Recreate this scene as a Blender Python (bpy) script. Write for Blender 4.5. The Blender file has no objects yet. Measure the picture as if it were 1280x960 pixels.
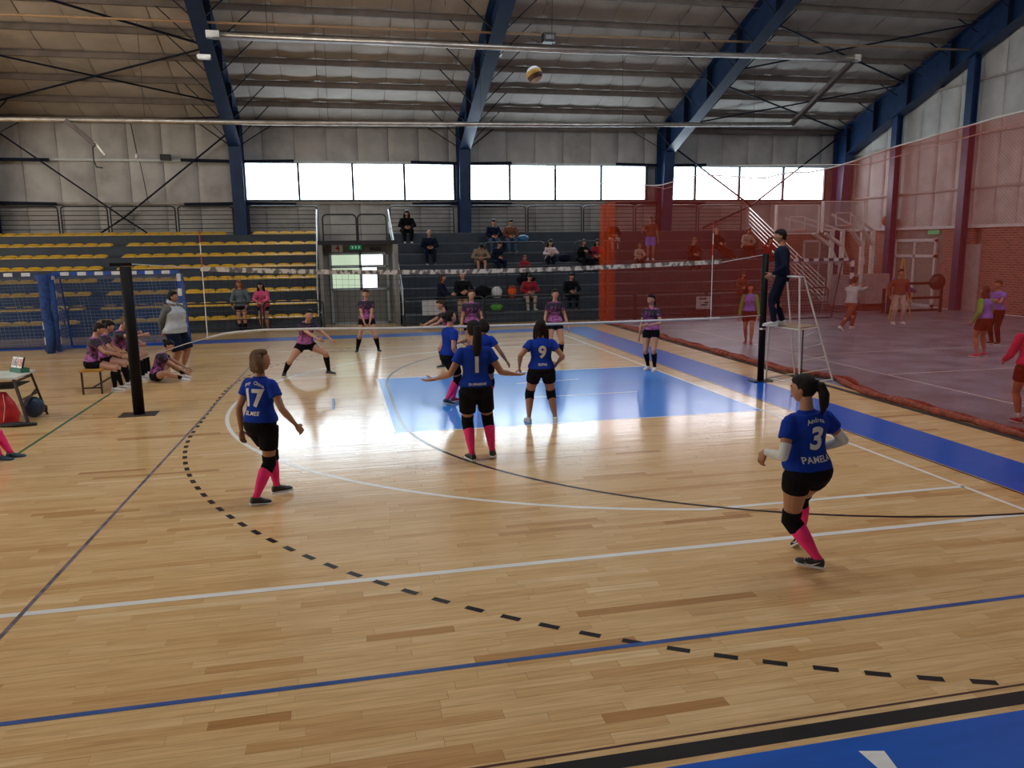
import bpy, bmesh, math, random
from mathutils import Vector, Matrix
from mathutils.bvhtree import BVHTree
random.seed(7)
C = bpy.context.scene.collection
V = Vector
PI = math.pi
def V3(x, y, z): return Vector((x, y, z))

# ------------------------------------------------------------ camera
cam_d = bpy.data.cameras.new('camera'); cam = bpy.data.objects.new('camera', cam_d); C.objects.link(cam)
CP = V((-6.5039, -13.6098, 2.6255))
cr = V((0.97643098, -0.21545556, -0.01270591)); cu = V((0.04929894, 0.16533168, 0.9850051)); cf = V((0.21012414, 0.96241588, -0.17205671))
M = Matrix((cr, cu, -cf)).transposed().to_4x4(); M.translation = CP
cam.matrix_world = M
cam_d.sensor_width = 36; cam_d.lens = 991.06 / 1280 * 36; cam_d.clip_end = 200
bpy.context.scene.camera = cam

# ------------------------------------------------------------ sky, lights, exposure
sc = bpy.context.scene
sc.view_settings.view_transform = 'Standard'; sc.view_settings.look = 'None'
sc.view_settings.gamma = 1; sc.view_settings.use_curve_mapping = False
sc.view_settings.exposure = -0.02
w = bpy.data.worlds.new('sky'); sc.world = w; w.use_nodes = True
bg = w.node_tree.nodes['Background']; bg.inputs[0].default_value = (0.75, 0.87, 1, 1); bg.inputs[1].default_value = 1.0
WIN_BACK = 9.5; WIN_FRONT = 1.3; FILL_SKYL = 21.0; FILL_LAMP = 120; WIN_LEFT = 8.0
WIN_COL = (0.80, 0.92, 1.0)

# ------------------------------------------------------------ material helpers
MATS = {}
def nd(t, typ, **kw):
    n = t.nodes.new(typ)
    for k, v in kw.items(): setattr(n, k, v)
    return n
def mat(name, col, rough=.6, metal=0, var=.12, scale=6, bump=0, bscale=40, stretch=(1,1,1), coat=0, spec=.5, col2=None, dirt=0):
    if name in MATS: return MATS[name]
    m = bpy.data.materials.new(name); m.use_nodes = True; t = m.node_tree
    b = t.nodes['Principled BSDF']; L = t.links
    b.inputs['Roughness'].default_value = rough; b.inputs['Metallic'].default_value = metal
    b.inputs['Coat Weight'].default_value = coat; b.inputs['Specular IOR Level'].default_value = spec
    tc = nd(t, 'ShaderNodeTexCoord'); mp = nd(t, 'ShaderNodeMapping'); mp.inputs['Scale'].default_value = stretch
    L.new(tc.outputs['Object'], mp.inputs[0])
    n = nd(t, 'ShaderNodeTexNoise'); n.inputs['Scale'].default_value = scale; n.inputs['Detail'].default_value = 5
    L.new(mp.outputs[0], n.inputs['Vector'])
    r = nd(t, 'ShaderNodeValToRGB')
    c1 = [max(0, c*(1-var)) for c in col]; c2 = [min(1, c*(1+var)) for c in col] if col2 is None else list(col2)
    r.color_ramp.elements[0].position = .32; r.color_ramp.elements[1].position = .68
    r.color_ramp.elements[0].color = (*c1, 1); r.color_ramp.elements[1].color = (*c2, 1)
    L.new(n.outputs[0], r.inputs[0]); out = r.outputs[0]
    if dirt:
        n3 = nd(t, 'ShaderNodeTexNoise'); n3.inputs['Scale'].default_value = scale*.35; n3.inputs['Detail'].default_value = 8; n3.inputs['Roughness'].default_value = .7
        L.new(mp.outputs[0], n3.inputs['Vector'])
        r3 = nd(t, 'ShaderNodeValToRGB'); r3.color_ramp.elements[0].position = .5; r3.color_ramp.elements[1].position = .72
        L.new(n3.outputs[0], r3.inputs[0])
        mx = nd(t, 'ShaderNodeMix', data_type='RGBA'); ml = nd(t, 'ShaderNodeMath', operation='MULTIPLY'); ml.inputs[1].default_value = dirt
        L.new(r3.outputs[0], ml.inputs[0]); L.new(ml.outputs[0], mx.inputs[0]); L.new(out, mx.inputs[6])
        mx.inputs[7].default_value = (col[0]*.42, col[1]*.36, col[2]*.3, 1); out = mx.outputs[2]
    L.new(out, b.inputs['Base Color'])
    if bump:
        n2 = nd(t, 'ShaderNodeTexNoise'); n2.inputs['Scale'].default_value = bscale; n2.inputs['Detail'].default_value = 4
        L.new(mp.outputs[0], n2.inputs['Vector'])
        bp = nd(t, 'ShaderNodeBump'); bp.inputs['Strength'].default_value = bump; bp.inputs['Distance'].default_value = .02
        L.new(n2.outputs[0], bp.inputs['Height']); L.new(bp.outputs[0], b.inputs['Normal'])
    MATS[name] = m; return m
def emit(name, col, s):
    if name in MATS: return MATS[name]
    m = bpy.data.materials.new(name); m.use_nodes = True; t = m.node_tree; t.nodes.clear()
    e = nd(t, 'ShaderNodeEmission'); e.inputs[1].default_value = s
    tc = nd(t, 'ShaderNodeTexCoord'); n = nd(t, 'ShaderNodeTexNoise'); n.inputs['Scale'].default_value = 1.2
    mp = nd(t, 'ShaderNodeMapping'); mp.inputs['Scale'].default_value = (1, 1, .15)
    r = nd(t, 'ShaderNodeValToRGB'); r.color_ramp.elements[0].position = .3; r.color_ramp.elements[1].position = .6
    r.color_ramp.elements[0].color = (col[0]*.78, col[1]*.84, col[2]*.9, 1); r.color_ramp.elements[1].color = (*col, 1)
    t.links.new(tc.outputs['Object'], mp.inputs[0]); t.links.new(mp.outputs[0], n.inputs['Vector']); t.links.new(n.outputs[0], r.inputs[0])
    o = nd(t, 'ShaderNodeOutputMaterial'); t.links.new(r.outputs[0], e.inputs[0]); t.links.new(e.outputs[0], o.inputs[0])
    MATS[name] = m; return m

# ------------------------------------------------------------ mesh helpers
class MB:
    def __init__(s): s.v = []; s.f = []; s.m = []
    def quad(s, *p, m=0):
        i = len(s.v); s.v += [tuple(q) for q in p]; s.f.append(tuple(range(i, i+len(p)))); s.m.append(m); return s
    def box(s, c, d, R=None, m=0):
        c = V(c); i = len(s.v); hx, hy, hz = d[0]/2, d[1]/2, d[2]/2
        for x in (-hx, hx):
            for y in (-hy, hy):
                for z in (-hz, hz):
                    q = V((x, y, z)); q = R @ q if R else q; s.v.append(tuple(c+q))
        for f in ((0,1,3,2),(4,6,7,5),(0,4,5,1),(2,3,7,6),(0,2,6,4),(1,5,7,3)):
            s.f.append(tuple(i+k for k in f)); s.m.append(m)
        return s
    def bb(s, a, b, m=0):
        a = V(a); b = V(b); return s.box((a+b)/2, [abs(x) for x in (b-a)], m=m)
    def bar(s, a, b, w, h=None, up=(0,0,1), m=0):
        a = V(a); b = V(b); d = b-a; L = d.length; d.normalize(); h = h or w
        u = V(up); x = d.cross(u)
        if x.length < 1e-4: x = d.cross(V((1,0,0)))
        x.normalize(); z = x.cross(d)
        R = Matrix((x, d, z)).transposed()
        return s.box((a+b)/2, (w, L, h), R, m)
    def tube(s, pts, r, n=8, m=0, cap=True, ry=None):
        pts = [V(p) for p in pts]; N = len(pts); i0 = len(s.v); prev = None
        for k, p in enumerate(pts):
            d = (pts[min(k+1, N-1)] - pts[max(k-1, 0)]).normalized()
            if prev is None:
                x = d.cross(V((0,0,1)))
                if x.length < .05: x = d.cross(V((0,1,0)))
            else: x = prev - d*prev.dot(d)
            x.normalize(); prev = x; y = d.cross(x)
            rr = r[k] if isinstance(r, (list, tuple)) else r
            for j in range(n):
                a = 2*PI*j/n; s.v.append(tuple(p + x*math.cos(a)*rr + y*math.sin(a)*rr*(ry or 1)))
        for k in range(N-1):
            for j in range(n):
                j2 = (j+1) % n
                s.f.append((i0+k*n+j, i0+k*n+j2, i0+(k+1)*n+j2, i0+(k+1)*n+j)); s.m.append(m)
        if cap:
            s.f.append(tuple(i0+j for j in range(n-1, -1, -1))); s.m.append(m)
            s.f.append(tuple(i0+(N-1)*n+j for j in range(n))); s.m.append(m)
        return s
    def loft(s, rings, n=14, m=0, pw=1.0):
        # rings: (centre, xaxis, yaxis, rx, ry)
        i0 = len(s.v); N = len(rings)
        for c, x, y, rx, ry in rings:
            for j in range(n):
                a = 2*PI*j/n; ca, sa = math.cos(a), math.sin(a)
                if pw != 1: ca = math.copysign(abs(ca)**pw, ca); sa = math.copysign(abs(sa)**pw, sa)
                s.v.append(tuple(V(c) + x*ca*rx + y*sa*ry))
        for k in range(N-1):
            for j in range(n):
                j2 = (j+1) % n
                s.f.append((i0+k*n+j, i0+k*n+j2, i0+(k+1)*n+j2, i0+(k+1)*n+j)); s.m.append(m)
        s.f.append(tuple(i0+j for j in range(n-1, -1, -1))); s.m.append(m)
        s.f.append(tuple(i0+(N-1)*n+j for j in range(n))); s.m.append(m)
        return s
    def ball(s, c, r, R=None, nu=12, nv=8, m=0, fn=None):
        c = V(c); r = (r, r, r) if not isinstance(r, (list, tuple)) else r; i0 = len(s.v)
        def put(x, y, z):
            if fn: x, y, z = fn(x, y, z)
            q = V((x*r[0], y*r[1], z*r[2])); q = R @ q if R else q; s.v.append(tuple(c+q))
        put(0, 0, 1)
        for k in range(1, nv):
            ph = PI*k/nv
            for j in range(nu):
                a = 2*PI*j/nu; put(math.cos(a)*math.sin(ph), math.sin(a)*math.sin(ph), math.cos(ph))
        put(0, 0, -1); e = i0+1+(nv-1)*nu
        for j in range(nu):
            j2 = (j+1) % nu
            s.f.append((i0, i0+1+j, i0+1+j2)); s.m.append(m)
            for k in range(nv-2):
                a = i0+1+k*nu; s.f.append((a+j, a+nu+j, a+nu+j2, a+j2)); s.m.append(m)
            a = i0+1+(nv-2)*nu; s.f.append((a+j, e, a+j2)); s.m.append(m)
        return s
    def add(s, me, m=0):
        i = len(s.v); s.v += [tuple(v.co) for v in me.vertices]
        for p in me.polygons: s.f.append(tuple(i+k for k in p.vertices)); s.m.append(m)
    def mesh(s, name, mats, smooth=False):
        me = bpy.data.meshes.new(name); me.from_pydata(s.v, [], s.f)
        for x in (mats if isinstance(mats, (list, tuple)) else [mats]): me.materials.append(x)
        me.polygons.foreach_set('material_index', s.m)
        if smooth: me.polygons.foreach_set('use_smooth', [True]*len(s.f))
        me.update(); return me
    def build(s, name, mats, parent=None, smooth=False, kind=None, label=None, loc=None):
        if loc is not None:
            l = V(loc); s.v = [tuple(V(q)-l) for q in s.v]
        o = bpy.data.objects.new(name, s.mesh(name, mats, smooth)); C.objects.link(o)
        if parent: o.parent = parent
        if loc is not None: o.location = loc
        if kind: o['kind'] = kind
        if label: o['label'] = label
        return o
def tag(o, label, cat, group=None, kind=None):
    o['label'] = label; o['category'] = cat
    if group: o['group'] = group
    if kind: o['kind'] = kind
    return o
def thing(name, label, cat, loc=(0,0,0), rz=0, group=None):
    o = bpy.data.objects.new(name, None); C.objects.link(o); o.location = loc; o.rotation_euler = (0,0,rz); o.empty_display_size = .2
    return tag(o, label, cat, group)
def struct(name, loc=(0,0,0)):
    o = bpy.data.objects.new(name, None); C.objects.link(o); o.location = loc; o['kind'] = 'structure'; return o
def inst(src, name, parent, loc, rz=0, sc_=None):
    o = bpy.data.objects.new(name, src.data); C.objects.link(o); o.parent = parent; o.location = loc; o.rotation_euler = (0,0,rz)
    if sc_: o.scale = sc_
    return o
def arc(cx, cy, r, a0, a1, n):
    return [(cx+r*math.cos(a0+(a1-a0)*k/n), cy+r*math.sin(a0+(a1-a0)*k/n)) for k in range(n+1)]
def ribbon(mb, pts, w, z, m=0):
    P = [V((p[0], p[1], 0)) for p in pts]; N = len(P); L = []; R = []
    for k in range(N):
        d = (P[min(k+1, N-1)]-P[max(k-1, 0)]).normalized(); n = V((-d.y, d.x, 0))*w/2
        L.append(P[k]+n+V((0,0,z))); R.append(P[k]-n+V((0,0,z)))
    for k in range(N-1): mb.quad(R[k], R[k+1], L[k+1], L[k], m=m)
# ============================================================ materials
def floor_mat():
    m = bpy.data.materials.new('varnished_wood'); m.use_nodes = True; t = m.node_tree; L = t.links; b = t.nodes['Principled BSDF']
    at = nd(t, 'ShaderNodeAttribute', attribute_name='tone')
    r = nd(t, 'ShaderNodeValToRGB'); e = r.color_ramp.elements
    e[0].position = 0; e[0].color = (.50, .255, .085, 1); e[1].position = 1; e[1].color = (.84, .62, .34, 1)
    for p_, c_ in ((.12, (.64, .38, .15)), (.45, (.75, .495, .225)), (.8, (.80, .555, .275))):
        x = e.new(p_); x.color = (*c_, 1)
    L.new(at.outputs['Fac'], r.inputs[0])
    tc = nd(t, 'ShaderNodeTexCoord'); mp = nd(t, 'ShaderNodeMapping'); mp.inputs['Scale'].default_value = (1.6, 26, 1)
    gn = nd(t, 'ShaderNodeNewGeometry'); L.new(gn.outputs['Position'], mp.inputs[0])
    ad = nd(t, 'ShaderNodeVectorMath', operation='ADD'); L.new(mp.outputs[0], ad.inputs[0])
    ml = nd(t, 'ShaderNodeMath', operation='MULTIPLY'); ml.inputs[1].default_value = 50; L.new(at.outputs['Fac'], ml.inputs[0]); L.new(ml.outputs[0], ad.inputs[1])
    n = nd(t, 'ShaderNodeTexNoise'); n.inputs['Scale'].default_value = 1.5; n.inputs['Detail'].default_value = 6; n.inputs['Distortion'].default_value = .6
    L.new(ad.outputs[0], n.inputs['Vector'])
    r2 = nd(t, 'ShaderNodeValToRGB'); r2.color_ramp.elements[0].position = .3; r2.color_ramp.elements[0].color = (.80, .74, .66, 1); r2.color_ramp.elements[1].position = .62; r2.color_ramp.elements[1].color = (1.02, 1.02, 1.02, 1)
    L.new(n.outputs[0], r2.inputs[0])
    mx = nd(t, 'ShaderNodeMix', data_type='RGBA', blend_type='MULTIPLY'); mx.inputs[0].default_value = 1
    L.new(r.outputs[0], mx.inputs[6]); L.new(r2.outputs[0], mx.inputs[7]); L.new(mx.outputs[2], b.inputs['Base Color'])
    gloss(t, b, gn)
    return m
def gloss(t, b, gn):
    # varnish: clear gloss with fine ripples running along the boards and scuffed patches
    L = t.links
    b.inputs['Roughness'].default_value = .4; b.inputs['Specular IOR Level'].default_value = .2
    b.inputs['Coat Weight'].default_value = .8; b.inputs['Coat Roughness'].default_value = .10; b.inputs['Coat IOR'].default_value = 1.5
    mp = nd(t, 'ShaderNodeMapping'); mp.inputs['Scale'].default_value = (.7, 11, 1); L.new(gn.outputs['Position'], mp.inputs[0])
    n = nd(t, 'ShaderNodeTexNoise'); n.inputs['Scale'].default_value = 1.0; n.inputs['Detail'].default_value = 3; L.new(mp.outputs[0], n.inputs['Vector'])
    bp = nd(t, 'ShaderNodeBump'); bp.inputs['Strength'].default_value = .30; bp.inputs['Distance'].default_value = .004
    L.new(n.outputs[0], bp.inputs['Height']); L.new(bp.outputs[0], b.inputs['Normal']); L.new(bp.outputs[0], b.inputs['Coat Normal'])
    n2 = nd(t, 'ShaderNodeTexNoise'); n2.inputs['Scale'].default_value = .6; n2.inputs['Detail'].default_value = 5; L.new(gn.outputs['Position'], n2.inputs['Vector'])
    mr = nd(t, 'ShaderNodeMapRange'); mr.inputs[3].default_value = .09; mr.inputs[4].default_value = .19; L.new(n2.outputs[0], mr.inputs[0]); L.new(mr.outputs[0], b.inputs['Coat Roughness'])
def paint_mat(name, col, var=.08):
    m = bpy.data.materials.new(name); m.use_nodes = True; t = m.node_tree; L = t.links; b = t.nodes['Principled BSDF']
    gn = nd(t, 'ShaderNodeNewGeometry'); n = nd(t, 'ShaderNodeTexNoise'); n.inputs['Scale'].default_value = 2; n.inputs['Detail'].default_value = 8
    mp = nd(t, 'ShaderNodeMapping'); mp.inputs['Scale'].default_value = (1, 5, 1); L.new(gn.outputs['Position'], mp.inputs[0]); L.new(mp.outputs[0], n.inputs['Vector'])
    r = nd(t, 'ShaderNodeValToRGB'); r.color_ramp.elements[0].position = .3; r.color_ramp.elements[1].position = .7
    r.color_ramp.elements[0].color = tuple(c*(1-var) for c in col)+(1,); r.color_ramp.elements[1].color = tuple(min(1, c*(1+var)) for c in col)+(1,)
    L.new(n.outputs[0], r.inputs[0]); L.new(r.outputs[0], b.inputs['Base Color']); gloss(t, b, gn); b.inputs['Coat Weight'].default_value = .5; return m
m_wood = floor_mat()
m_blue = paint_mat('blue_floor_paint', (.0, .095, .52)); m_white = paint_mat('white_line_paint', (.82, .82, .78)); m_black = paint_mat('black_line_paint', (.008, .006, .006))
m_bline = paint_mat('blue_line_paint', (.035, .10, .33), .3); m_dline = paint_mat('worn_violet_line_paint', (.16, .14, .18), .6); m_green = paint_mat('green_line_paint', (.05, .16, .07), .3)
m_keyblue = paint_mat('key_blue_with_reflection', (.012, .22, .74)); m_brownl = paint_mat('brown_line_paint', (.09, .03, .02))  # key blue lightened: reflected window light is put into its colour
m_gap = mat('floor_underlay', (.20, .12, .055), .7)
m_conc = mat('worn_concrete', (.21, .235, .30), .38, var=.35, scale=1.2, bump=.25, bscale=6, coat=.25, dirt=.5)
m_navy = mat('blue_steel_paint', (.007, .030, .095), .42, var=.25, scale=3)
m_navyd = mat('dark_blue_steel_paint', (.006, .009, .022), .7, var=.2, spec=.2)
m_purlin = mat('grey_brown_purlin_steel', (.20, .165, .14), .6, var=.2, scale=2)
m_roofm = mat('roof_insulation_membrane', (.50, .455, .40), .62, var=.12, scale=1.1, bump=.5, bscale=2.5, dirt=.35)
m_wallm = mat('wall_insulation_membrane', (.46, .445, .42), .6, var=.14, scale=1.3, bump=.6, bscale=3, dirt=.6)
m_brick = None
m_black_steel = mat('black_steel', (.012, .012, .014), .45, var=.2)
m_tread = mat('grey_bleacher_paint', (.026, .038, .054), .5, var=.18, scale=2.5, dirt=.3)
m_tread_edge = mat('worn_tread_edge', (.075, .095, .115), .5, var=.2)
m_yel = mat('yellow_seat_plastic', (.62, .36, .025), .35, var=.1)
m_conc_wall = mat('grey_rendered_wall', (.20, .195, .18), .8, var=.2, scale=2, bump=.3, dirt=.4)
m_alu = mat('white_painted_frame', (.55, .58, .58), .4, var=.06)
m_galv = mat('galvanised_tube', (.62, .60, .55), .32, metal=.85, var=.2, scale=4)
m_tan = mat('tan_pipe_paint', (.42, .27, .15), .5)
def brick_mat():
    m = bpy.data.materials.new('red_brick'); m.use_nodes = True; t = m.node_tree; L = t.links; b = t.nodes['Principled BSDF']; b.inputs['Roughness'].default_value = .85
    gn = nd(t, 'ShaderNodeNewGeometry'); sp = nd(t, 'ShaderNodeSeparateXYZ'); L.new(gn.outputs['Position'], sp.inputs[0])
    ad = nd(t, 'ShaderNodeMath', operation='ADD'); L.new(sp.outputs[0], ad.inputs[0]); L.new(sp.outputs[1], ad.inputs[1])
    cb = nd(t, 'ShaderNodeCombineXYZ'); L.new(ad.outputs[0], cb.inputs[0]); L.new(sp.outputs[2], cb.inputs[1])
    br = nd(t, 'ShaderNodeTexBrick'); L.new(cb.outputs[0], br.inputs['Vector']); br.inputs['Scale'].default_value = 1
    br.inputs['Brick Width'].default_value = .26; br.inputs['Row Height'].default_value = .085; br.inputs['Mortar Size'].default_value = .012
    br.inputs['Color1'].default_value = (.33, .12, .07, 1); br.inputs['Color2'].default_value = (.22, .08, .05, 1); br.inputs['Mortar'].default_value = (.30, .27, .24, 1)
    L.new(br.outputs[0], b.inputs['Base Color'])
    bp = nd(t, 'ShaderNodeBump'); bp.inputs['Distance'].default_value = .01; bp.inputs['Strength'].default_value = .6; bp.invert = True; L.new(br.outputs['Fac'], bp.inputs['Height']); L.new(bp.outputs[0], b.inputs['Normal'])
    return m
m_brick = brick_mat()
def net_mat(name, col, dens, tint):
    # fine knotted netting: lets light through between the threads
    m = bpy.data.materials.new(name); m.use_nodes = True; t = m.node_tree; L = t.links; t.nodes.clear()
    o = nd(t, 'ShaderNodeOutputMaterial'); d = nd(t, 'ShaderNodeBsdfDiffuse'); d.inputs[0].default_value = (*col, 1)
    tl = nd(t, 'ShaderNodeBsdfTranslucent'); tl.inputs[0].default_value = (*col, 1)
    a = nd(t, 'ShaderNodeMixShader'); a.inputs[0].default_value = .4; L.new(d.outputs[0], a.inputs[1]); L.new(tl.outputs[0], a.inputs[2])
    tr = nd(t, 'ShaderNodeBsdfTransparent'); tr.inputs[0].default_value = (*tint, 1)
    uv = nd(t, 'ShaderNodeNewGeometry'); sp = nd(t, 'ShaderNodeSeparateXYZ'); L.new(uv.outputs['Position'], sp.inputs[0])
    s0 = nd(t, 'ShaderNodeMath', operation='ADD'); L.new(sp.outputs[0], s0.inputs[0]); L.new(sp.outputs[1], s0.inputs[1])
    outs = []
    for op in ('ADD', 'SUBTRACT'):
        s1 = nd(t, 'ShaderNodeMath', operation=op); L.new(s0.outputs[0], s1.inputs[0]); L.new(sp.outputs[2], s1.inputs[1])
        s2 = nd(t, 'ShaderNodeMath', operation='MULTIPLY'); s2.inputs[1].default_value = 1/.055; L.new(s1.outputs[0], s2.inputs[0])
        s3 = nd(t, 'ShaderNodeMath', operation='PINGPONG'); s3.inputs[1].default_value = .5; L.new(s2.outputs[0], s3.inputs[0]); outs.append(s3)
    mn = nd(t, 'ShaderNodeMath', operation='MINIMUM'); L.new(outs[0].outputs[0], mn.inputs[0]); L.new(outs[1].outputs[0], mn.inputs[1])
    lt = nd(t, 'ShaderNodeMath', operation='LESS_THAN'); lt.inputs[1].default_value = .09; L.new(mn.outputs[0], lt.inputs[0])
    mr = nd(t, 'ShaderNodeMapRange'); mr.inputs[3].default_value = dens; mr.inputs[4].default_value = min(1, dens+.20); L.new(lt.outputs[0], mr.inputs[0])
    b = nd(t, 'ShaderNodeMixShader'); L.new(mr.outputs[0], b.inputs[0]); L.new(tr.outputs[0], b.inputs[1]); L.new(a.outputs[0], b.inputs[2]); L.new(b.outputs[0], o.inputs[0])
    return m

# ============================================================ floor
X0, X1, Y0, Y1 = -30.0, 16.5, -20.0, 20.0
XN = 2.45                                            # where the wooden floor ends, at the orange net
floor = struct('floor')
MB().bb((X0, Y0, -.08), (XN, 16, -.006)).build('subfloor', m_gap, floor)
PW, near, rest, tones = .09, [], MB(), []
def plank_tone():
    t = random.gauss(.52, .17)
    if random.random() < .035: t = random.uniform(0, .15)
    return min(1, max(0, t))
def add_plank(mb, x0, x1, y0):
    g = .0007; t = [random.uniform(-.00022, .00022) for _ in range(4)]
    mb.v += [(x0+g, y0+g, t[0]), (x1-g, y0+g, t[1]), (x1-g, y0+PW-g, t[2]), (x0+g, y0+PW-g, t[3]),
             (x0+g, y0+g, -.01), (x1-g, y0+g, -.01), (x1-g, y0+PW-g, -.01), (x0+g, y0+PW-g, -.01)]
    i = len(mb.v)-8
    for f in ((0,1,2,3), (4,5,1,0), (5,6,2,1), (6,7,3,2), (7,4,0,3)): mb.f.append(tuple(i+k for k in f)); mb.m.append(0)
def set_tone(me, vals):
    a = me.attributes.new('tone', 'FLOAT', 'FACE'); a.data.foreach_set('value', vals)
rowi = 0; y = -13.3
cand = []
while y < 15.0:
    x = X0 + ((rowi*0.618) % 1)*.9
    while x < XN:
        L_ = random.choice((.45, .6, .75, .9, 1.1, 1.4)); xe = min(x+L_, XN)
        if xe - x > .05: cand.append((x, xe, y))
        x = xe
    y += PW; rowi += 1
def vis(x, y):
    d = V((x, y, 0))-CP; z = d.dot(cf)
    return z > 0 and abs(d.dot(cr)/z) < .66 and -.5 < d.dot(cu)/z < .49, z
inview = sorted([(vis((a+b)/2, c)[1], a, b, c) for a, b, c in cand if vis((a+b)/2, c)[0]])
nearset = set((a, b, c) for _, a, b, c in inview[:300])
for a, b, c in cand:
    if (a, b, c) in nearset:
        mb = MB(); add_plank(mb, a, b, c); o = mb.build('plank', m_wood, floor); set_tone(o.data, [plank_tone()]*5)
    else:
        tt = plank_tone(); add_plank(rest, a, b, c); tones += [tt]*5
o = rest.build('plank_field', m_wood, floor, kind='stuff'); set_tone(o.data, tones)
# painted zones and lines, a coat of paint proud of the boards
ZP = .0006
def line(name, pts, w, m, z=ZP*2, label=None):
    mb = MB(); ribbon(mb, pts, w, z); return mb.build(name, m, floor, label=label)
def zone(name, x0, y0, x1, y1, m, label=None):
    mb = MB(); mb.quad((x0,y0,ZP), (x1,y0,ZP), (x1,y1,ZP), (x0,y1,ZP)); return mb.build(name, m, floor, label=label)
zone('painted_zone', -28.6, -12.8, 1.36, -10.22, m_blue, 'blue painted run-off in front')
zone('painted_zone', .42, -10.22, 1.36, 10.0, m_blue, 'blue painted band beside the orange net')
zone('painted_zone', -28.6, 10.0, 1.36, 10.95, m_blue, 'blue painted band in front of the stands')
zone('painted_zone', -5.8, -2.45, 0, 2.45, m_keyblue, 'blue basketball key with window glare in its colour')
line('court_line', [(-28, -7.5), (.05, -7.5)], .07, m_white, label='white basketball sideline')
line('court_line', [(0, -7.5), (0, 9.7)], .05, m_white, label='white basketball baseline')
line('court_line', [(-28, 7.5), (0, 7.5)], .05, m_white)
line('court_line', [(-5.8, -2.45), (-5.8, 2.45)], .05, m_white)
line('court_line', [(-5.8, 2.45), (0, 2.45)], .05, m_white); line('court_line', [(-5.8, -2.45), (0, -2.45)], .05, m_white)
a3 = math.asin(6.6/6.75)
line('court_line', [(0, -6.6)] + arc(-1.575, 0, 6.75, -PI/2-(PI/2-a3), -PI*1.5+(PI/2-a3), 72) + [(0, 6.6)], .06, m_white, label='white three point arc')
line('court_line', [(-28, -9), (.35, -9)], .045, m_bline, ZP*3, 'blue volleyball end line')
line('court_line', [(-8.95, -9.6), (-8.38, 9)], .036, m_dline, ZP*2.5, 'worn violet volleyball sideline')
line('court_line', [(-10.72, -2.6), (-10.72, 2.9)], .05, m_green, label='dark green line')
line('court_line', [(-28, 9.0), (.35, 9.0)], .04, m_bline)
line('court_line', [(-28, -10.0), (.4, -10.0)], .018, m_brownl); line('court_line', [(-28, -10.115), (.4, -10.115)], .115, m_black, label='broad black handball sideline')
line('court_line', [(.385, -10), (.385, 9.9)], .03, m_black)
hg = arc(.35, -1.5, 6, -PI/2, -PI, 36) + arc(.35, 1.5, 6, PI, PI/2, 36)
line('court_line', hg, .05, m_black, ZP*2.6, 'dark goal area arc'); 
line('court_line', [(-8.3, 3.0), (-5.2, 3.0)], .04, m_white); line('court_line', [(-8.35, -3.0), (-5.85, -3.0)], .012, m_white)
line('court_line', [(-6.65, -.5), (-6.65, .5)], .05, m_bline)
line('court_line', [(-3.4, -.35), (-1.3, -.35)], .04, m_white); line('court_line', [(-3.2, 1.1), (-1.9, 1.25)], .04, m_white)
MB().quad((-3.95,-10.52,ZP*2),(-3.87,-10.55,ZP*2),(-3.83,-10.36,ZP*2),(-3.96,-10.33,ZP*2)).build('paint_mark', m_white, floor)
# dashed 9 m arc: every dash its own piece
def dash(pts):
    mb = MB(); ribbon(mb, pts, .055, ZP*2.4); mb.build('arc_dash', m_black, floor)
for sgn in (-1, 1):
    n = 48
    for k in range(0, n):
        a0 = -PI + k*(PI/2)/ (n-1) * 1.0; a1 = a0 + .15/9
        if sgn == 1: a0, a1 = -a0, -a1
        yy = sgn*1.5 + 9*math.sin(a0)
        if abs(yy) > 9.95 or k*.295 > 13.2: continue
        dash([(.35+9*math.cos(a0), sgn*1.5+9*math.sin(a0)), (.35+9*math.cos((a0+a1)/2), sgn*1.5+9*math.sin((a0+a1)/2)), (.35+9*math.cos(a1), sgn*1.5+9*math.sin(a1))])
for k in range(-4, 5): dash([(-8.65, k*.3-.075), (-8.65, k*.3+.075)])

floor2 = struct('floor')
MB().bb((XN, Y0, -.08), (X1, Y1, -.004)).build('concrete_slab', m_conc, floor2)
MB().bb((X0, 16, -.08), (XN, Y1, -.004)).build('concrete_slab', m_conc, floor2)
for pts in ([(4.1, -9), (4.1, 9)], [(13.1, -9), (13.1, 9)], [(4.1, 3.0), (13.1, 3.0)], [(4.1, 0), (13.1, 0)], [(4.1, -3), (13.1, -3)], [(4.1, 9), (13.1, 9)]):
    mb = MB(); ribbon(mb, pts, .05, .001); mb.build('court_line', m_white, floor2)

# ============================================================ roof
RS = .36
def zr(y): return 7.55 + RS*(20-abs(y))
ceil = struct('ceiling')
PUR = [19.9 - 1.33*k for k in range(15)]
nS = 0; x = X0
while x < X1:
    xe = min(x+1.22, X1)
    for sg in (1, -1):
        mb = MB(); xs = [x+.008, x+.3, (x+xe)/2, xe-.3, xe-.008]; ys = []
        yy = 20.0
        while yy > -.01: ys.append(yy); yy -= 1.33/4
        ys.append(0)
        rnd = random.uniform(.6, 1.3); i0 = 0
        for j, yv in enumerate(ys):
            ph = ((19.9-yv) % 1.33)/1.33
            for k, xv in enumerate(xs):
                sag = -.055*rnd*math.sin(PI*ph)*(1 if 0 < k < 4 else .8) + random.uniform(-.006, .006)
                if k in (0, 4): sag += .02
                mb.v.append((xv, yv*sg, zr(yv)+.02+sag))
        for j in range(len(ys)-1):
            for k in range(4):
                a = j*5+k; mb.f.append((a, a+1, a+6, a+5) if sg > 0 else (a, a+5, a+6, a+1)); mb.m.append(0)
        mb.build('ceiling_panel', m_roofm, ceil, smooth=True)
    x = xe
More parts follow.
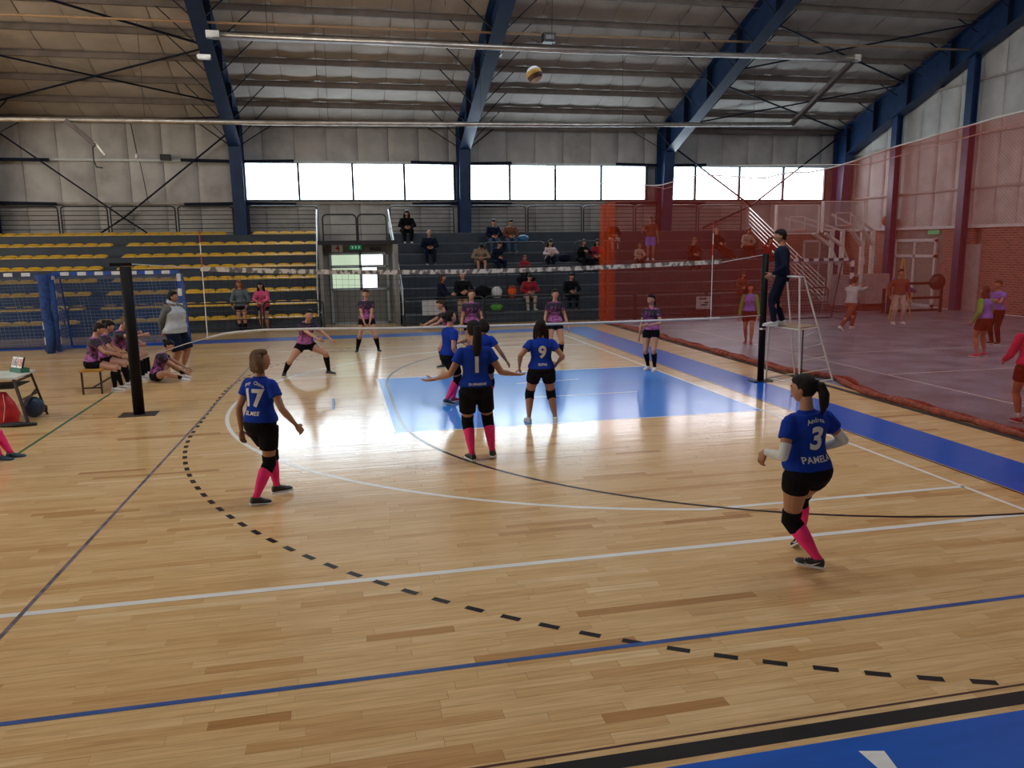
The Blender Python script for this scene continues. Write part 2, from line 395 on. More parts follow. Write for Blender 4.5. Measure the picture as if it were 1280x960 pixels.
MB().bb((X0, -.2, 14.85), (X1, 0, 14.95)).build('ridge_cap', m_roofm, ceil)
mb = MB()   # outer roof sheet keeps daylight out
for sg in (1, -1): mb.quad((X0, 20.3*sg, 7.6), (X1+.3, 20.3*sg, 7.6), (X1+.3, 0, 14.95), (X0, 0, 14.95))
mb.build('roof_sheet', m_purlin, ceil)
for k, yv in enumerate(PUR):
    for sg in (1, -1):
        if sg < 0 and k > 13: continue
        z = zr(yv)-.02
        mb = MB(); mb.bb((X0, sg*yv-.012, z-.20), (X1, sg*yv+.012, z)); mb.bb((X0, sg*yv-.05, z-.20), (X1, sg*yv+.05, z-.188)); mb.bb((X0, sg*yv-.05, z-.012), (X1, sg*yv+.03, z))
        mb.build('purlin', m_purlin, ceil)
# unseen glowing roof strips near the ridge, added to light the floor
m_sky = emit('added_skylight_glow', (.95, .97, 1), FILL_SKYL)
for k, xx in enumerate((-26, -20, -14, -6, 0, 6, 12)):
    for sg in (-1,):
        mb = MB(); zz = lambda yv: zr(yv)-.09
        mb.quad((xx, sg*.6, zz(.6)), (xx+1.2, sg*.6, zz(.6)), (xx+1.2, sg*5.0, zz(5.0)), (xx, sg*5.0, zz(5.0)))
        mb.build('added_skylight', m_sky, ceil)

# ============================================================ steel portal frames
FX = [-27.6, -18.8, -10.0, -1.2, 7.6, 16.2]
FN = ['blue steel portal frame beyond the left edge', 'blue steel portal frame at the left edge behind the goals', 'blue steel portal frame left of the first window',
      'blue steel portal frame in the middle of the windows', 'blue steel portal frame behind the orange net', 'blue steel portal frame against the right gable wall']
for X, lab in zip(FX, FN):
    fr = thing('steel_frame', lab, 'steel frame', (X, 19.6, 0), 0, 'blue steel portal frames'); iv = V((X, 19.6, 0))
    def rel(mb): mb.v = [tuple(V(q)-iv) for q in mb.v]; return mb
    for sg in (1, -1):
        outer = [(19.85, 0), (19.85, zr(19.85)-.2), (0.0, zr(0)-.2)]
        inner = [(19.42, 0), (18.95, 6.45), (0.0, zr(0)-1.05)]
        mb = MB()
        for s2 in (-.01, .01):
            q1 = [(X+s2, sg*a, b) for a, b in (outer[0], inner[0], inner[1], outer[1])]; q2 = [(X+s2, sg*a, b) for a, b in (outer[1], inner[1], inner[2], outer[2])]
            mb.quad(*q1); mb.quad(*q2)
        rel(mb).build('web', m_navy, fr)
        for P_ in (outer, inner):
            rel(MB().bar((X, sg*P_[0][0], P_[0][1]), (X, sg*P_[1][0], P_[1][1]), .46, .022, up=(0, 1, 0))).build('column_flange', m_navy, fr)
            rel(MB().bar((X, sg*P_[1][0], P_[1][1]), (X, sg*P_[2][0], P_[2][1]), .46, .022, up=(0, 0, 1))).build('rafter_flange', m_navy, fr)
        for yv in (18.95, 17.2, 15.2, 13.0, 10.5, 8):
            lo = 6.45 + (zr(0)-1.05-6.45)*(18.95-yv)/18.95
            rel(MB().bb((X-.21, sg*yv-.01, lo), (X+.21, sg*yv+.01, zr(yv)-.2))).build('stiffener', m_navyd, fr)
        if sg > 0:
            for k, yv in enumerate(PUR[:8]):
                for dx in (-1, 1):
                    if X > 16 and dx > 0: continue
                    yl = yv if k else 19.1
                    lo = 6.45 + (zr(0)-1.05-6.45)*(18.95-min(yl, 18.95))/18.95 + .03
                    if X > 16: lo = zr(yl)-.62
                    mb = MB(); mb.bar((X+dx*.16, yl-.05, lo), (X+dx*(1.35 if X < 16 else .95), yv-.03, zr(yv)-.2), .05, .03); rel(mb).build('fly_brace', m_navyd, fr)
# gable posts
for yv in (16.0, 12.1, 8.0):
    top = zr(abs(yv))-1.2 if abs(yv) < 18 else 7
    mb = MB(); 
    for dx in (.0, .26): mb.bb((16.12+dx, yv-.16, 0), (16.14+dx, yv+.16, top))
    mb.bb((16.13, yv-.01, 0), (16.39, yv+.01, top))
    o = mb.build('gable_post', m_navy, loc=(16.25, yv, 0)); tag(o, {16.0: 'blue steel gable post left of the glazed side door', 12.1: 'blue steel gable post between the side doors and the brick wall'}.get(yv, 'blue steel gable post beyond the right edge of the photo'), 'steel post', 'gable posts')
# bracing of roof and wall
def brace(nm, lab, segs, w=.06):
    mb = MB(); a0 = V(segs[0][0])
    for a, b in segs: mb.bar(a, b, w, .05)
    tag(mb.build(nm, m_navyd, loc=a0), lab, 'steel brace')
def rr(x, yv, d=.26): return (x, yv, zr(yv)-d)
brace('wall_brace', 'dark blue chevron brace on the back wall over the yellow seats', [((-18.6, 19.7, 7.2), (-14.3, 19.75, 3.85)), ((-10.2, 19.7, 7.1), (-14.3, 19.75, 3.85)), ((-14.3, 19.75, 3.85), (-15.3, 19.75, 3.2)), ((-14.3, 19.75, 3.85), (-13.4, 19.75, 3.2))], .10)
brace('wall_brace', 'dark blue chevron brace across the windows behind the orange net', [((8.0, 19.7, 6.8), (11.9, 19.75, 4.25)), ((16.0, 19.7, 7.2), (11.9, 19.75, 4.25)), ((11.9, 19.75, 4.25), (9.6, 19.75, 3.3))], .10)
brace('roof_brace', 'crossed roof brace rods at upper left', [(rr(-18.8, 15), rr(-10.1, 18.4)), (rr(-18.8, 19), rr(-10.1, 15.0))])
brace('roof_brace', 'heavy roof brace bar at the top left corner', [(rr(-14.8, 12.8), rr(-10.1, 15))], .1)
brace('roof_brace', 'sagging roof brace rod just above the eaves tube at left', [((-18.8, 19.2, 7.45), (-15, 19.3, 7.3)), ((-15, 19.3, 7.3), (-10.2, 19.2, 7.55))], .04)
brace('roof_brace', 'crossed roof brace rods nearest the eaves at right', [(rr(7.7, 19.4), rr(16.1, 15.8)), (rr(7.7, 15.8), rr(16.1, 19.4))])
brace('roof_brace', 'crossed roof brace rods higher up at right', [(rr(7.7, 12.2), rr(16.1, 15.6)), (rr(7.7, 15.6), rr(16.1, 12.0))])
mb = MB()
for X in (-10.0, -1.2, 7.6):
    for dx in (-1, 1):
        mb.bar((X+dx*.2, 19.8, 5.98), (X+dx*2.1, 19.82, 6.02), .05, .12); mb.bar((X+dx*.2, 19.8, 4.38), (X+dx*2.1, 19.82, 4.35), .05, .12)
mb.bar((-18.6, 19.8, 5.98), (-16.7, 19.82, 5.98), .05, .12); mb.bar((-18.6, 19.8, 4.42), (-16.6, 19.82, 4.38), .05, .12)
# ============================================================ walls
wb = struct('wall_back')
mb.build('girt_bracket', m_navyd, wb)
MB().bb((X0, 20.12, 0), (X1, 20.2, 7.6)).build('wall_sheet', m_conc_wall, wb)
def panel(parent, a, b, z0, z1, axis, pos, m, inward):
    mb = MB(); n = 5; k0 = 0
    xs = [a+.006, a+.02]+[a+(b-a)*j/4 for j in (1, 2, 3)]+[b-.02, b-.006]; zs = [z0+(z1-z0)*j/n for j in range(n+1)]
    ph = random.uniform(0, 6)
    for z in zs:
        for i, xv in enumerate(xs):
            d = (.0 if i in (0, len(xs)-1) else .014) + .010*math.sin(xv*5+ph)*math.sin(z*3+ph) + random.uniform(-.006, .006)
            mb.v.append((xv, pos+inward*d, z) if axis == 'x' else (pos+inward*d, xv, z))
    W_ = len(xs)
    for j in range(n):
        for i in range(W_-1):
            q = j*W_+i; mb.f.append((q, q+1, q+W_+1, q+W_)); mb.m.append(0)
    return mb.build('wall_panel', m, parent, smooth=True)
x = X0
WX0, WX1 = -9.85, 15.8
while x < X1:
    xe = min(x+1.23, X1)
    panel(wb, x, xe, 6.03, 7.6, 'x', 20.08, m_wallm, -1)
    if xe <= WX0+.6 or x >= WX1: panel(wb, x, xe, 4.45, 6.03, 'x', 20.08, m_wallm, -1)
    panel(wb, x, xe, 2.9, 4.42, 'x', 20.08, m_wallm, -1)
    x = xe
for z in (6.02, 4.42):
    MB().bb((X0, 19.93, z-.05), (X1, 20.05, z+.03)).build('girt', m_alu if z > 5 else mat('beige_girt', (.35, .31, .27), .6), wb)
MB().bb((X0, 19.9, 7.42), (X1, 20.05, 7.6)).build('eaves_beam', m_purlin, wb)
m_pane = emit('daylit_back_pane', WIN_COL, WIN_BACK)
bays = [[-9.82, -7.77, -5.65, -3.57, -1.5], [-.95, .85, 2.84, 4.9, 6.97], [7.45, 9.28, 11.42, 13.6, 15.72]]
for i, xs in enumerate(bays):
    wn = struct('window_%d' % (i+1), (xs[0], 20, 4.5))
    for a, b in zip(xs, xs[1:]):
        MB().bb((a+.03-xs[0], .09, .05), (b-.03-xs[0], .10, 1.47)).build('pane', m_pane, wn)
        MB().bb((a+(b-a)*.55-xs[0]-.006, .05, .04), (a+(b-a)*.55-xs[0]+.006, .07, 1.46)).build('seam_strip', mat('sealant', (.35, .42, .46), .6), wn)
    for a in xs: MB().bb((a-.045-xs[0], -.02, 0), (a+.045-xs[0], .1, 1.5)).build('mullion', m_black_steel, wn)
    MB().bb((-.05, -.02, 1.44), (xs[-1]-xs[0]+.05, .1, 1.53)).build('head_frame', m_alu, wn); MB().bb((-.05, -.04, -.03), (xs[-1]-xs[0]+.05, .1, .04)).build('sill', mat('dark_sill', (.08, .08, .08), .5), wn)
# right gable wall
wr = struct('wall_right')
MB().quad((16.75, Y0, 0), (16.75, Y1, 0), (16.75, Y1, 7.8), (16.75, 0, 15), (16.75, Y0, 7.8)).build('wall_sheet', m_conc_wall, wr)
yv = -20.0
while yv < 19.9:
    ye = min(yv+1.0, 20)
    zt = min(zr(yv), zr(ye))+.02
    for z0_, z1_ in ((3.12, 4.5), (4.5, 6.4), (6.4, 8.3), (8.3, 10.2), (10.2, 15)):
        if z0_ < zt: panel(wr, yv, ye, z0_, min(z1_, zt), 'y', 16.6, m_wallm, -1)
    yv = ye
for z in (4.5, 6.4, 8.3, 10.2, 12.1):
    yl = min(20, 20-(z-7.55)/RS) if z > 7.55 else 20
    MB().bb((16.46, -yl, z-.04), (16.54, yl, z+.03)).build('girt', mat('beige_girt', (.35, .31, .27), .6), wr)
MB().bb((16.42, Y0, 3.05), (16.62, Y1, 3.16)).build('ledge', m_alu, wr)
def brick_run(y0, y1, z0=0, z1=3.06): MB().bb((16.5, y0, z0), (16.7, y1, z1)).build('brick_wall', m_brick, wr)
brick_run(-20, 11.35); brick_run(11.75, 13.05); brick_run(13.05, 13.2); brick_run(16.25, 20)
MB().bb((16.52, 13.2, 0), (16.7, 16.25, 3.06)).build('rendered_wall', m_conc_wall, wr)
MB().bb((16.44, 11.3, 0), (16.52, 12.6, 2.45)).build('rendered_wall', mat('pale_grey_door_leaf', (.33, .32, .33), .6), wr)
m_glassdoor = emit('daylit_obscure_pane', (.62, .66, .58), .55)
d2 = struct('door_2', (16.5, 14.7, 0))
mb = MB()
for a in (-1.15, 0, 1.15): mb.bb((-.08, a-.05, 0), (.02, a+.05, 2.65))
for z in (.05, 2.0, 2.62): mb.bb((-.08, -1.2, z-.06), (.02, 1.2, z+.06))
mb.build('door_frame', m_alu, d2)
for a in (-1, 1):
    MB().bb((-.03, min(0, a*1.1), 2.05), (-.01, max(0, a*1.1), 2.58)).build('pane', mat('dull_pane', (.25, .25, .22), .2), d2)
    MB().bb((-.03, min(0, a*1.1), .1), (-.01, max(0, a*1.1), 1.95)).build('pane', mat('dull_pane', (.25, .25, .22), .2), d2)
o = MB().bb((16.38, 13.45, 2.85), (16.48, 13.95, 3.0)).build('exit_sign', emit('exit_sign_green', (.10, .5, .25), .5)); tag(o, 'small green exit sign above the glazed side door', 'sign')
# left and front walls
wl = struct('wall_left'); MB().quad((X0, Y0, 0), (X0, Y1, 0), (X0, Y1, 7.8), (X0, 0, 15), (X0, Y0, 7.8)).build('wall_sheet', m_wallm, wl)
wf = struct('wall_front'); MB().bb((X0, -20.2, 0), (X1, -20.1, 7.7)).build('wall_sheet', m_wallm, wf)
m_pl = emit('daylit_left_pane', (1, .88, .72), WIN_LEFT)
wn = struct('window_5', (X0, -14, 3.4))
for k in range(10): MB().bb((0, k*2.8+.05, 0), (.03, k*2.8+2.7, 3.2)).build('pane', m_pl, wn)
m_pf = emit('daylit_front_pane', (1, .98, .95), WIN_FRONT)
wn = struct('window_4', (0, -20, 4.5))
for k in range(20):
    xx = -28+k*2.15
    MB().bb((xx+.05, -.02, 0), (xx+2.05, 0, 1.5)).build('pane', m_pf, wn)
# unseen warm fill lamps, added to light the left half of the hall 
for k, (lx, ly) in enumerate([(-24, 8), (-24, 0), (-15, 0.5)]):
    t = thing('added_fill_lamp', 'unseen fill lamp added beyond the left edge, ' + ('nearest the stands', 'over the far left court', 'nearest the middle')[k], 'lamp', (lx, ly, zr(ly)-1.7), 0, 'added fill lamps')
    mb = MB(); mb.tube([(0, 0, .5), (0, 0, .25), (0, 0, .1), (0, 0, 0)], [.06, .1, .22, .28], 16, cap=False); mb.build('shade', m_galv, t, smooth=True)
    mb = MB(); mb.tube([(0, 0, .5), (0, 0, 1.5)], .01, 6); mb.build('cord', m_black_steel, t)
    MB().ball((0, 0, .14), (.08, .08, .11)).build('bulb', emit('added_warm_bulb', (1, .72, .42), 30), t)
    ld = bpy.data.lights.new('added_fill_light', 'POINT'); ld.energy = FILL_LAMP; ld.color = (1, .78, .55); ld.shadow_soft_size = .25
    lo = bpy.data.objects.new('added_fill_light', ld); C.objects.link(lo); lo.parent = t; lo.location = (0, 0, -.06)
# ============================================================ bleachers
TR = [(.36+.4*i, 13.2+.8*i) for i in range(8)]
def seat_mesh():
    mb = MB(); n = 6
    # low plastic bench seat: curved pan with an upturned rear lip
    prof = [(-.17, .015), (-.16, .06), (-.11, .075), (.02, .06), (.10, .075), (.15, .115), (.165, .14), (.18, .14), (.175, .09), (.13, .03)]
    for i in range(n+1):
        u = -1+2*i/n; k = 1-.35*abs(u)**4; xx = u*.235
        for y_, z_ in prof: mb.v.append((xx, y_*(1-.08*abs(u)**3), z_*k if z_ > .05 else z_))
    P_ = len(prof)
    for i in range(n):
        for j in range(P_):
            j2 = (j+1) % P_; a = i*P_; mb.f.append((a+j, a+P_+j, a+P_+j2, a+j2)); mb.m.append(0)
    mb.f.append(tuple(range(P_))); mb.m.append(0); mb.f.append(tuple(n*P_+k for k in range(P_-1, -1, -1))); mb.m.append(0)
    return mb
seat_src = None
def bleacher(x0, x1, label, seats):
    global seat_src
    t = thing('bleacher', label, 'bleacher', (x0, 13.2, 0))
    for i, (z, yy) in enumerate(TR):
        zb = TR[i-1][0] if i else 0
        ye = yy+.8 if i < 7 else 19.95
        mb = MB(); mb.bb((0, yy-13.2, zb-.0), (x1-x0, ye-13.2, z)); mb.build('step', m_tread, t)
        MB().bb((0, yy-13.2-.015, z-.035), (x1-x0, yy-13.2+.03, z+.004)).build('nosing', m_tread_edge if not seats else m_tread, t)
    if seats:
        for i, (z, yy) in enumerate(TR):
            xx = x1-.30
            while xx > -19.2:
                if not ((i < 7 and -14.55 < xx < -13.75) or (i == 7 and -10.4 < xx < -9.6)):
                    loc = (xx-x0, yy+.21-13.2, z)
                    if seat_src is None: seat_src = seat_mesh().build('seat', m_yel, t, smooth=False); seat_src.location = loc
                    else: inst(seat_src, 'seat', t, loc)
                xx -= .485
        for yy_ in (14.2, 15.8, 17.4): pass
    return t
bL = bleacher(-29.5, -7.08, 'long grey stepped stand with rows of yellow plastic seats left of the exit door', True)
bR = bleacher(-4.38, 11.35, 'grey stepped stand without seats right of the exit door', False)
# concrete passage with the exit door between the stands
pas = struct('wall_passage', (0, 14.6, 0))
MB().bb((-7.05, .0, 0), (-6.68, .2, 2.72)).build('rendered_wall', m_conc_wall, pas)
MB().bb((-4.7, .0, 0), (-4.41, .2, 2.72)).build('rendered_wall', m_conc_wall, pas)
MB().bb((-6.68, .0, 2.48), (-4.7, .2, 2.72)).build('rendered_wall', m_conc_wall, pas)
MB().bb((-7.05, -.55, 2.72), (-4.41, 5.3, 2.86)).build('deck_slab', m_black_steel, pas)
MB().bb((-7.02, -1.2, 0), (-6.9, .0, 2.72)).build('rendered_wall', m_conc_wall, pas); MB().bb((-4.56, -1.2, 0), (-4.44, .0, 2.72)).build('rendered_wall', m_conc_wall, pas)
d1 = struct('door_1', (-5.69, 14.55, 0))
mb = MB()
for a in (-.97, .03, .95): mb.bb((a-.04, -.03, 0), (a+.04, .05, 2.46))
for z in (.03, 1.2, 1.98, 2.42): mb.bb((-.97, -.03, z-.04), (.97, .05, z+.04))
mb.build('door_frame', mat('grey_door_frame', (.30, .34, .36), .4), d1)
pg = emit('green_daylit_pane', (.62, .74, .50), 1.0); pw = emit('white_daylit_pane', (.95, 1, 1), 3.2)
dk = mat('grey_door_panel', (.15, .15, .14), .5)
for (a, b, z0_, z1_, m) in ((-.93, -.01, 2.03, 2.38, pg), (.07, .80, 2.03, 2.38, pw), (-.93, -.01, 1.25, 1.93, pg), (.09, .58, 1.25, 1.93, pw), (-.93, -.01, .08, 1.15, dk), (.07, .9, .08, 1.15, dk), (.62, .9, 1.25, 1.93, dk), (.82, .9, 2.03, 2.38, dk)):
    MB().bb((a, .0, z0_), (b, .02, z1_)).build('pane', m, d1)
def text_mesh(body, size, bold=.0, space=1.0):
    cu = bpy.data.curves.new('t', 'FONT'); cu.body = body; cu.size = size; cu.align_x = 'CENTER'; cu.align_y = 'CENTER'; cu.offset = bold*size; cu.space_character = space
    o = bpy.data.objects.new('t', cu); C.objects.link(o); dg = bpy.context.evaluated_depsgraph_get(); dg.update()
    me = bpy.data.meshes.new_from_object(o.evaluated_get(dg)); bpy.data.objects.remove(o); bpy.data.curves.remove(cu); return me
def flat_text(body, size, mt, parent, loc, R, bold=.02, name='lettering'):
    me = text_mesh(body, size, bold); me.materials.clear(); me.materials.append(mt)
    o = bpy.data.objects.new(name, me); C.objects.link(o); o.parent = parent; o.matrix_local = Matrix.Translation(V(loc)) @ R.to_4x4(); return o
RX = Matrix.Rotation(PI/2, 3, 'X')
m_red = mat('red_paint', (.55, .03, .04), .5); m_wh = mat('white_plastic', (.75, .75, .73), .5)
sg = thing('exit_sign', 'white gate sign with a red figure 4 above the exit door', 'sign', (-6.42, 14.5, 2.6))
MB().bb((-.19, -.02, -.12), (.19, .0, .12)).build('board', m_wh, sg); flat_text('4', .24, m_red, sg, (0.02, -.025, 0), RX, .05, 'figure')
sg = thing('exit_sign', 'green emergency exit sign right of the number sign', 'sign', (-5.8, 14.5, 2.63))
MB().bb((-.2, -.04, -.075), (.2, .0, .075)).build('board', emit('sign_green', (.03, .22, .10), .5), sg)
for a in (-.11, .0, .11): MB().tube([(a, -.045, -.04), (a+.02, -.045, .0), (a-.01, -.045, .045)], .012, 5).build('pictogram', emit('pictogram_white', (.6, .9, .7), .5), sg)
mb = MB(); mb.bb((-5.33, 14.44, 2.52), (-4.95, 14.55, 2.63)); tag(mb.build('emergency_light', m_black_steel), 'black emergency light bar right of the green exit sign', 'lamp')

# ============================================================ railings
def railing(x0, x1, yv, z0, z1, bars, label, r=.022, group=None, axis='x', cornered=True, ob=None):
    L_ = x1-x0; t = thing('railing', label, 'railing', (x0, yv, z0), 0 if axis == 'x' else PI/2, group); h = z1-z0; c = .14
    mb = MB(); pts = [(0, 0, 0), (0, 0, h-c)] + [(c-c*math.cos(a), 0, h-c+c*math.sin(a)) for a in (PI/8, PI/4, 3*PI/8)] + [(c, 0, h), (L_-c, 0, h)] + [(L_-c+c*math.sin(a), 0, h-c+c*math.cos(a)) for a in (PI/8, PI/4, 3*PI/8)] + [(L_, 0, h-c), (L_, 0, 0)]
    mb.tube(pts, r*1.25, 7); mb.build('frame', ob or m_black_steel, t)
    for k in range(bars): MB().tube([(0, 0, h*(k+.6)/(bars+.6)), (L_, 0, h*(k+.6)/(bars+.6))], r*.7, 6).build('bar', ob or m_black_steel, t)
    return t
tops = [(-18.6, -16.5, 'behind the seats nearest the left edge'), (-16.4, -14.8, 'second from the left behind the yellow seats'), (-14.7, -12.4, 'under the foot of the wall brace'), (-12.3, -10.3, 'just left of the blue column by the first window'),
        (-9.7, -7.1, 'between the blue column and the exit passage'), (-4.25, -1.65, 'behind the person in black on the top row'), (-.95, 1.4, 'right of the middle blue column behind two seated men'),
        (1.5, 3.85, 'second to the right of the middle blue column'), (3.95, 6.2, 'at the left edge of the orange net'), (6.3, 7.35, 'short one left of the column behind the orange net'), (7.8, 9.15, 'right of the column behind the orange net'), (9.25, 11.3, 'last at the right end of the top row')]
for a, b, s_ in tops: railing(a, b, 19.5, 3.16, 4.27, 6, 'black back railing panel, ' + s_, group='back railing panels along the top row')
railing(-6.85, -5.75, 14.1, 2.86, 3.72, 2, 'black railing on the slab over the exit door', group=None); railing(-5.7, -4.75, 14.1, 2.86, 3.72, 2, 'right half of the black railing on the slab over the exit door')
fr_ = [(-29, -26.2), (-26.1, -23.3), (-23.2, -20.4), (-20.3, -17.5), (-17.4, -14.6), (-14.5, -11.7), (-11.6, -8.9), (-8.8, -6.95), (-4.35, -1.7), (-1.65, 1.0), (1.05, 3.7), (3.75, 6.4), (6.45, 9.1), (9.15, 11.3)]
fl_ = ['out of view at the far left', 'out of view, second', 'out of view, third', 'at the left edge behind the first goal', 'behind the left goal', 'behind the right goal net', 'that two women lean on', 'ending at the exit passage', 'with the white notice, right of the exit',
       'behind the two front spectators', 'right of the middle, in front of the bare stand', 'at the edge of the orange net', 'behind the orange net with a paper notice', 'last behind the orange net']
for (a, b), s_ in zip(fr_, fl_): railing(a, b, 12.75, 0, .95, 3, 'low black barrier railing ' + s_, group='front barrier railings')
railing(-.95, 1.35, 16.3, 1.96, 2.75, 1, 'black aisle railing in the middle of the bare stand below the two seated men'); railing(2.6, 4.4, 16.3, 1.96, 2.75, 1, 'black aisle railing beside the seated pair of women')
railing(-.6, 1.9, 14.1, .76, 1.9, 1, 'black aisle railing above the pile of bags')
for x_, lab in ((-7.12, 'pale sloping handrail at the right end of the yellow seats'), (-4.34, 'pale sloping handrail at the left end of the bare stand')):
    t = thing('handrail', lab, 'handrail', (x_, 13.3, 0))
    MB().tube([(0, 0, 1.2), (0, 5.8, 4.1)], .03, 7).build('rail', m_alu, t); MB().tube([(0, 0, .75), (0, 5.8, 3.65)], .02, 7).build('rail', m_alu, t)
    for k in range(5): MB().tube([(0, .05+k*1.42, .35+.7*k), (0, .05+k*1.42, 1.23+k*.71)], .02, 6).build('post', m_alu, t)
t = thing('handrail', 'pale five bar stair railing at the right end of the stand behind the orange net', 'handrail', (11.5, 13.3, 0))
for k in range(6): MB().tube([(0, 0, .35+.17*k), (0, 5.9, 3.3+.17*k)], .018, 6).build('rail', m_galv, t)
for k in range(4): MB().tube([(0, k*1.95, .1+k*.97), (0, k*1.95, 1.25+k*.97)], .025, 6).build('post', m_galv, t)
MB().bb((11.36, 13.2, 0), (11.42, 20, .36)).build('side_wall', m_conc_wall, wb)
nt = thing('notice', 'blank white notice tied to the front railing right of the exit', 'notice', (-3.45, 12.68, .38)); MB().bb((-.32, -.01, 0), (.32, .0, .50)).build('board', mat('notice_grey', (.36, .37, .38), .7), nt)
nt = thing('notice', 'small printed notice on the railing behind the orange net', 'notice', (6.3, 12.68, .3)); MB().bb((-.3, -.01, 0), (.3, .0, .45)).build('board', mat('notice_grey', (.36, .37, .38), .7), nt)
for a, b, s_ in ((-.2, .1, .34), (.02, .16, .2), (-.12, .12, .12)): MB().bb((a, -.014, s_), (b, -.011, s_+.05)).build('printed_line', m_navyd, nt)

# brick lower end wall at back right, with doors
MB().bb((11.45, 19.85, 0), (16.5, 19.95, 3.1)).build('brick_wall', m_brick, wb)
d3 = struct('door_3', (13.4, 19.8, 0)); MB().bb((-.6, 0, 1.2), (.55, .04, 2.5)).build('shutter', mat('tan_shutter', (.34, .22, .12), .6), d3)
d4 = struct('door_4', (15.4, 19.8, 0)); mb = MB()
for a in (-.7, 0.1, .9): mb.bb((a-.05, 0, 0), (a+.05, .05, 2.7))
for z in (.05, 1.7, 2.65): mb.bb((-.7, 0, z-.05), (.9, .05, z+.05))
mb.build('door_frame', m_alu, d4); MB().bb((-.7, .02, 0), (.9, .04, 2.7)).build('pane', mat('dull_pane', (.25, .25, .22), .2), d4)

# ============================================================ heater tubes, pipes and hung things
def tag_tube(lab, pts, r, m, nm='heater_tube'):
    return tag(MB().tube(pts, r, 10).build(nm, m, smooth=True, loc=pts[0]), lab, 'heater tube')
t = thing('heater', 'long galvanised radiant heater: two tubes hung parallel to the eaves and joined at the right', 'heater', (10, 13.6, 6.86))
MB().tube([(-40, 0, -.35), (-26, 0, -.35), (-18, 0, -.30), (-8, 0, -.18), (0, 0, 0)], .075, 10).build('lower_tube', m_galv, t, smooth=True)
MB().tube([(0, -3.55, 1.5), (-9, -3.55, 1.38), (-19.4, -3.55, 1.42)], .075, 10).build('upper_tube', m_galv, t, smooth=True)
MB().bar((-19.4, -3.55, 1.33), (0, -3.55, 1.42), .22, .03).build('reflector', mat('dull_reflector', (.16, .13, .12), .5, metal=.4), t)
MB().bar((0, -3.55, 1.5), (0, 0, 0), .16, .12).build('return_duct', mat('dull_reflector', (.16, .13, .12), .5), t)
for x_ in (-2, -6, -10, -14, -18): MB().tube([(x_, -3.55, 1.5), (x_, -3.4, 2.6)], .008, 5).build('hanger', m_black_steel, t)
for x_ in (-1.5, -6.5, -11.5, -16.5, -22): MB().tube([(x_, 0, -.2), (x_, .1, 2.7)], .006, 5).build('hanger', m_black_steel, t)
MB().box((.02, -3.55, 1.5), (.22, .2, .2)).build('elbow_box', m_galv, t)
MB().box((-19.4, -3.55, 1.42), (.34, .2, .18)).build('burner_box', m_galv, t)
tag_tube('thin tan gas pipe running under the roof above the heater', [(-30, 12.3, 9.05), (-10, 12.3, 9.15), (16.2, 12.3, 9.35)], .035, m_tan, 'gas_pipe')
t = thing('heater_drop', 'dark sloping duct with a pump hanging from the tube at upper left', 'duct', (-14.2, 13.5, 6.5))
MB().bar((0, 0, 0), (.75, 0, -.72), .16, .13).build('duct', mat('dull_reflector', (.16, .13, .12), .5), t); MB().tube([(.72, 0, -.6), (1.0, 0, -1.0)], .04, 8).build('nozzle', m_galv, t)
MB().tube([(.68, 0, -.7), (.67, 0, -1.15), (.72, 0, -1.35), (.9, 0, -1.38)], .02, 6).build('hose', m_black_steel, t)
def flood(lab, loc, m=None):
    t = thing('floodlight', lab, 'lamp', loc); MB().box((0, 0, 0), (.38, .2, .12)).build('housing', m_galv, t); MB().box((0, -.04, -.07), (.32, .13, .02)).build('lens', m_wh, t)
flood('small white floodlight on the left blue rafter', (-10.0, 12.6, 8.25)); flood('white floodlight high on the middle rafter at the top edge', (-.95, 10.9, 9.95)); flood('white floodlight on the middle rafter below the heater', (-.95, 13.7, 8.9))
t = thing('projector', 'small black box lamp hanging from wires above the ball', 'lamp', (-.05, 10.3, 8.62)); MB().box((0, 0, 0), (.36, .3, .26)).build('housing', m_black_steel, t)
MB().tube([(.1, 0, .1), (.13, 0, .9), (.09, 0, 1.6), (.13, 0, 2.3)], .008, 5).build('wire', m_black_steel, t); MB().tube([(-.15, 0, .1), (-.5, 0, .16), (-.6, 0, 0), (-.3, 0, -.12)], .008, 5).build('wire', m_black_steel, t)
MB().bb((-.12, -.17, -.06), (.12, -.15, .06)).build('lens', mat('grey_lens', (.2, .2, .22), .3), t)
tag(MB().box((-12.62, 19.75, 6.1), (.36, .25, .22)).build('speaker', m_black_steel), 'small black speaker on the back wall rail left of the first blue column', 'speaker')
t = thing('wall_lamp', 'small white lamp on a dark cord on the back wall at left', 'lamp', (-13.66, 19.85, 6.15)); MB().ball((0, 0, 0), (.07, .07, .11)).build('bulb', m_wh, t); MB().tube([(0, .05, .1), (-.15, .1, 1.35)], .018, 5).build('cord', m_black_steel, t)
for x_ in (-13.5,): tag(MB().tube([(-13.6, 19.95, 6.0), (-13.5, 19.95, 5.2), (-13.42, 19.95, 4.45)], .015, 5).build('cable', m_black_steel), 'dark crack-like cable hanging down the back wall below the white lamp', 'cable')
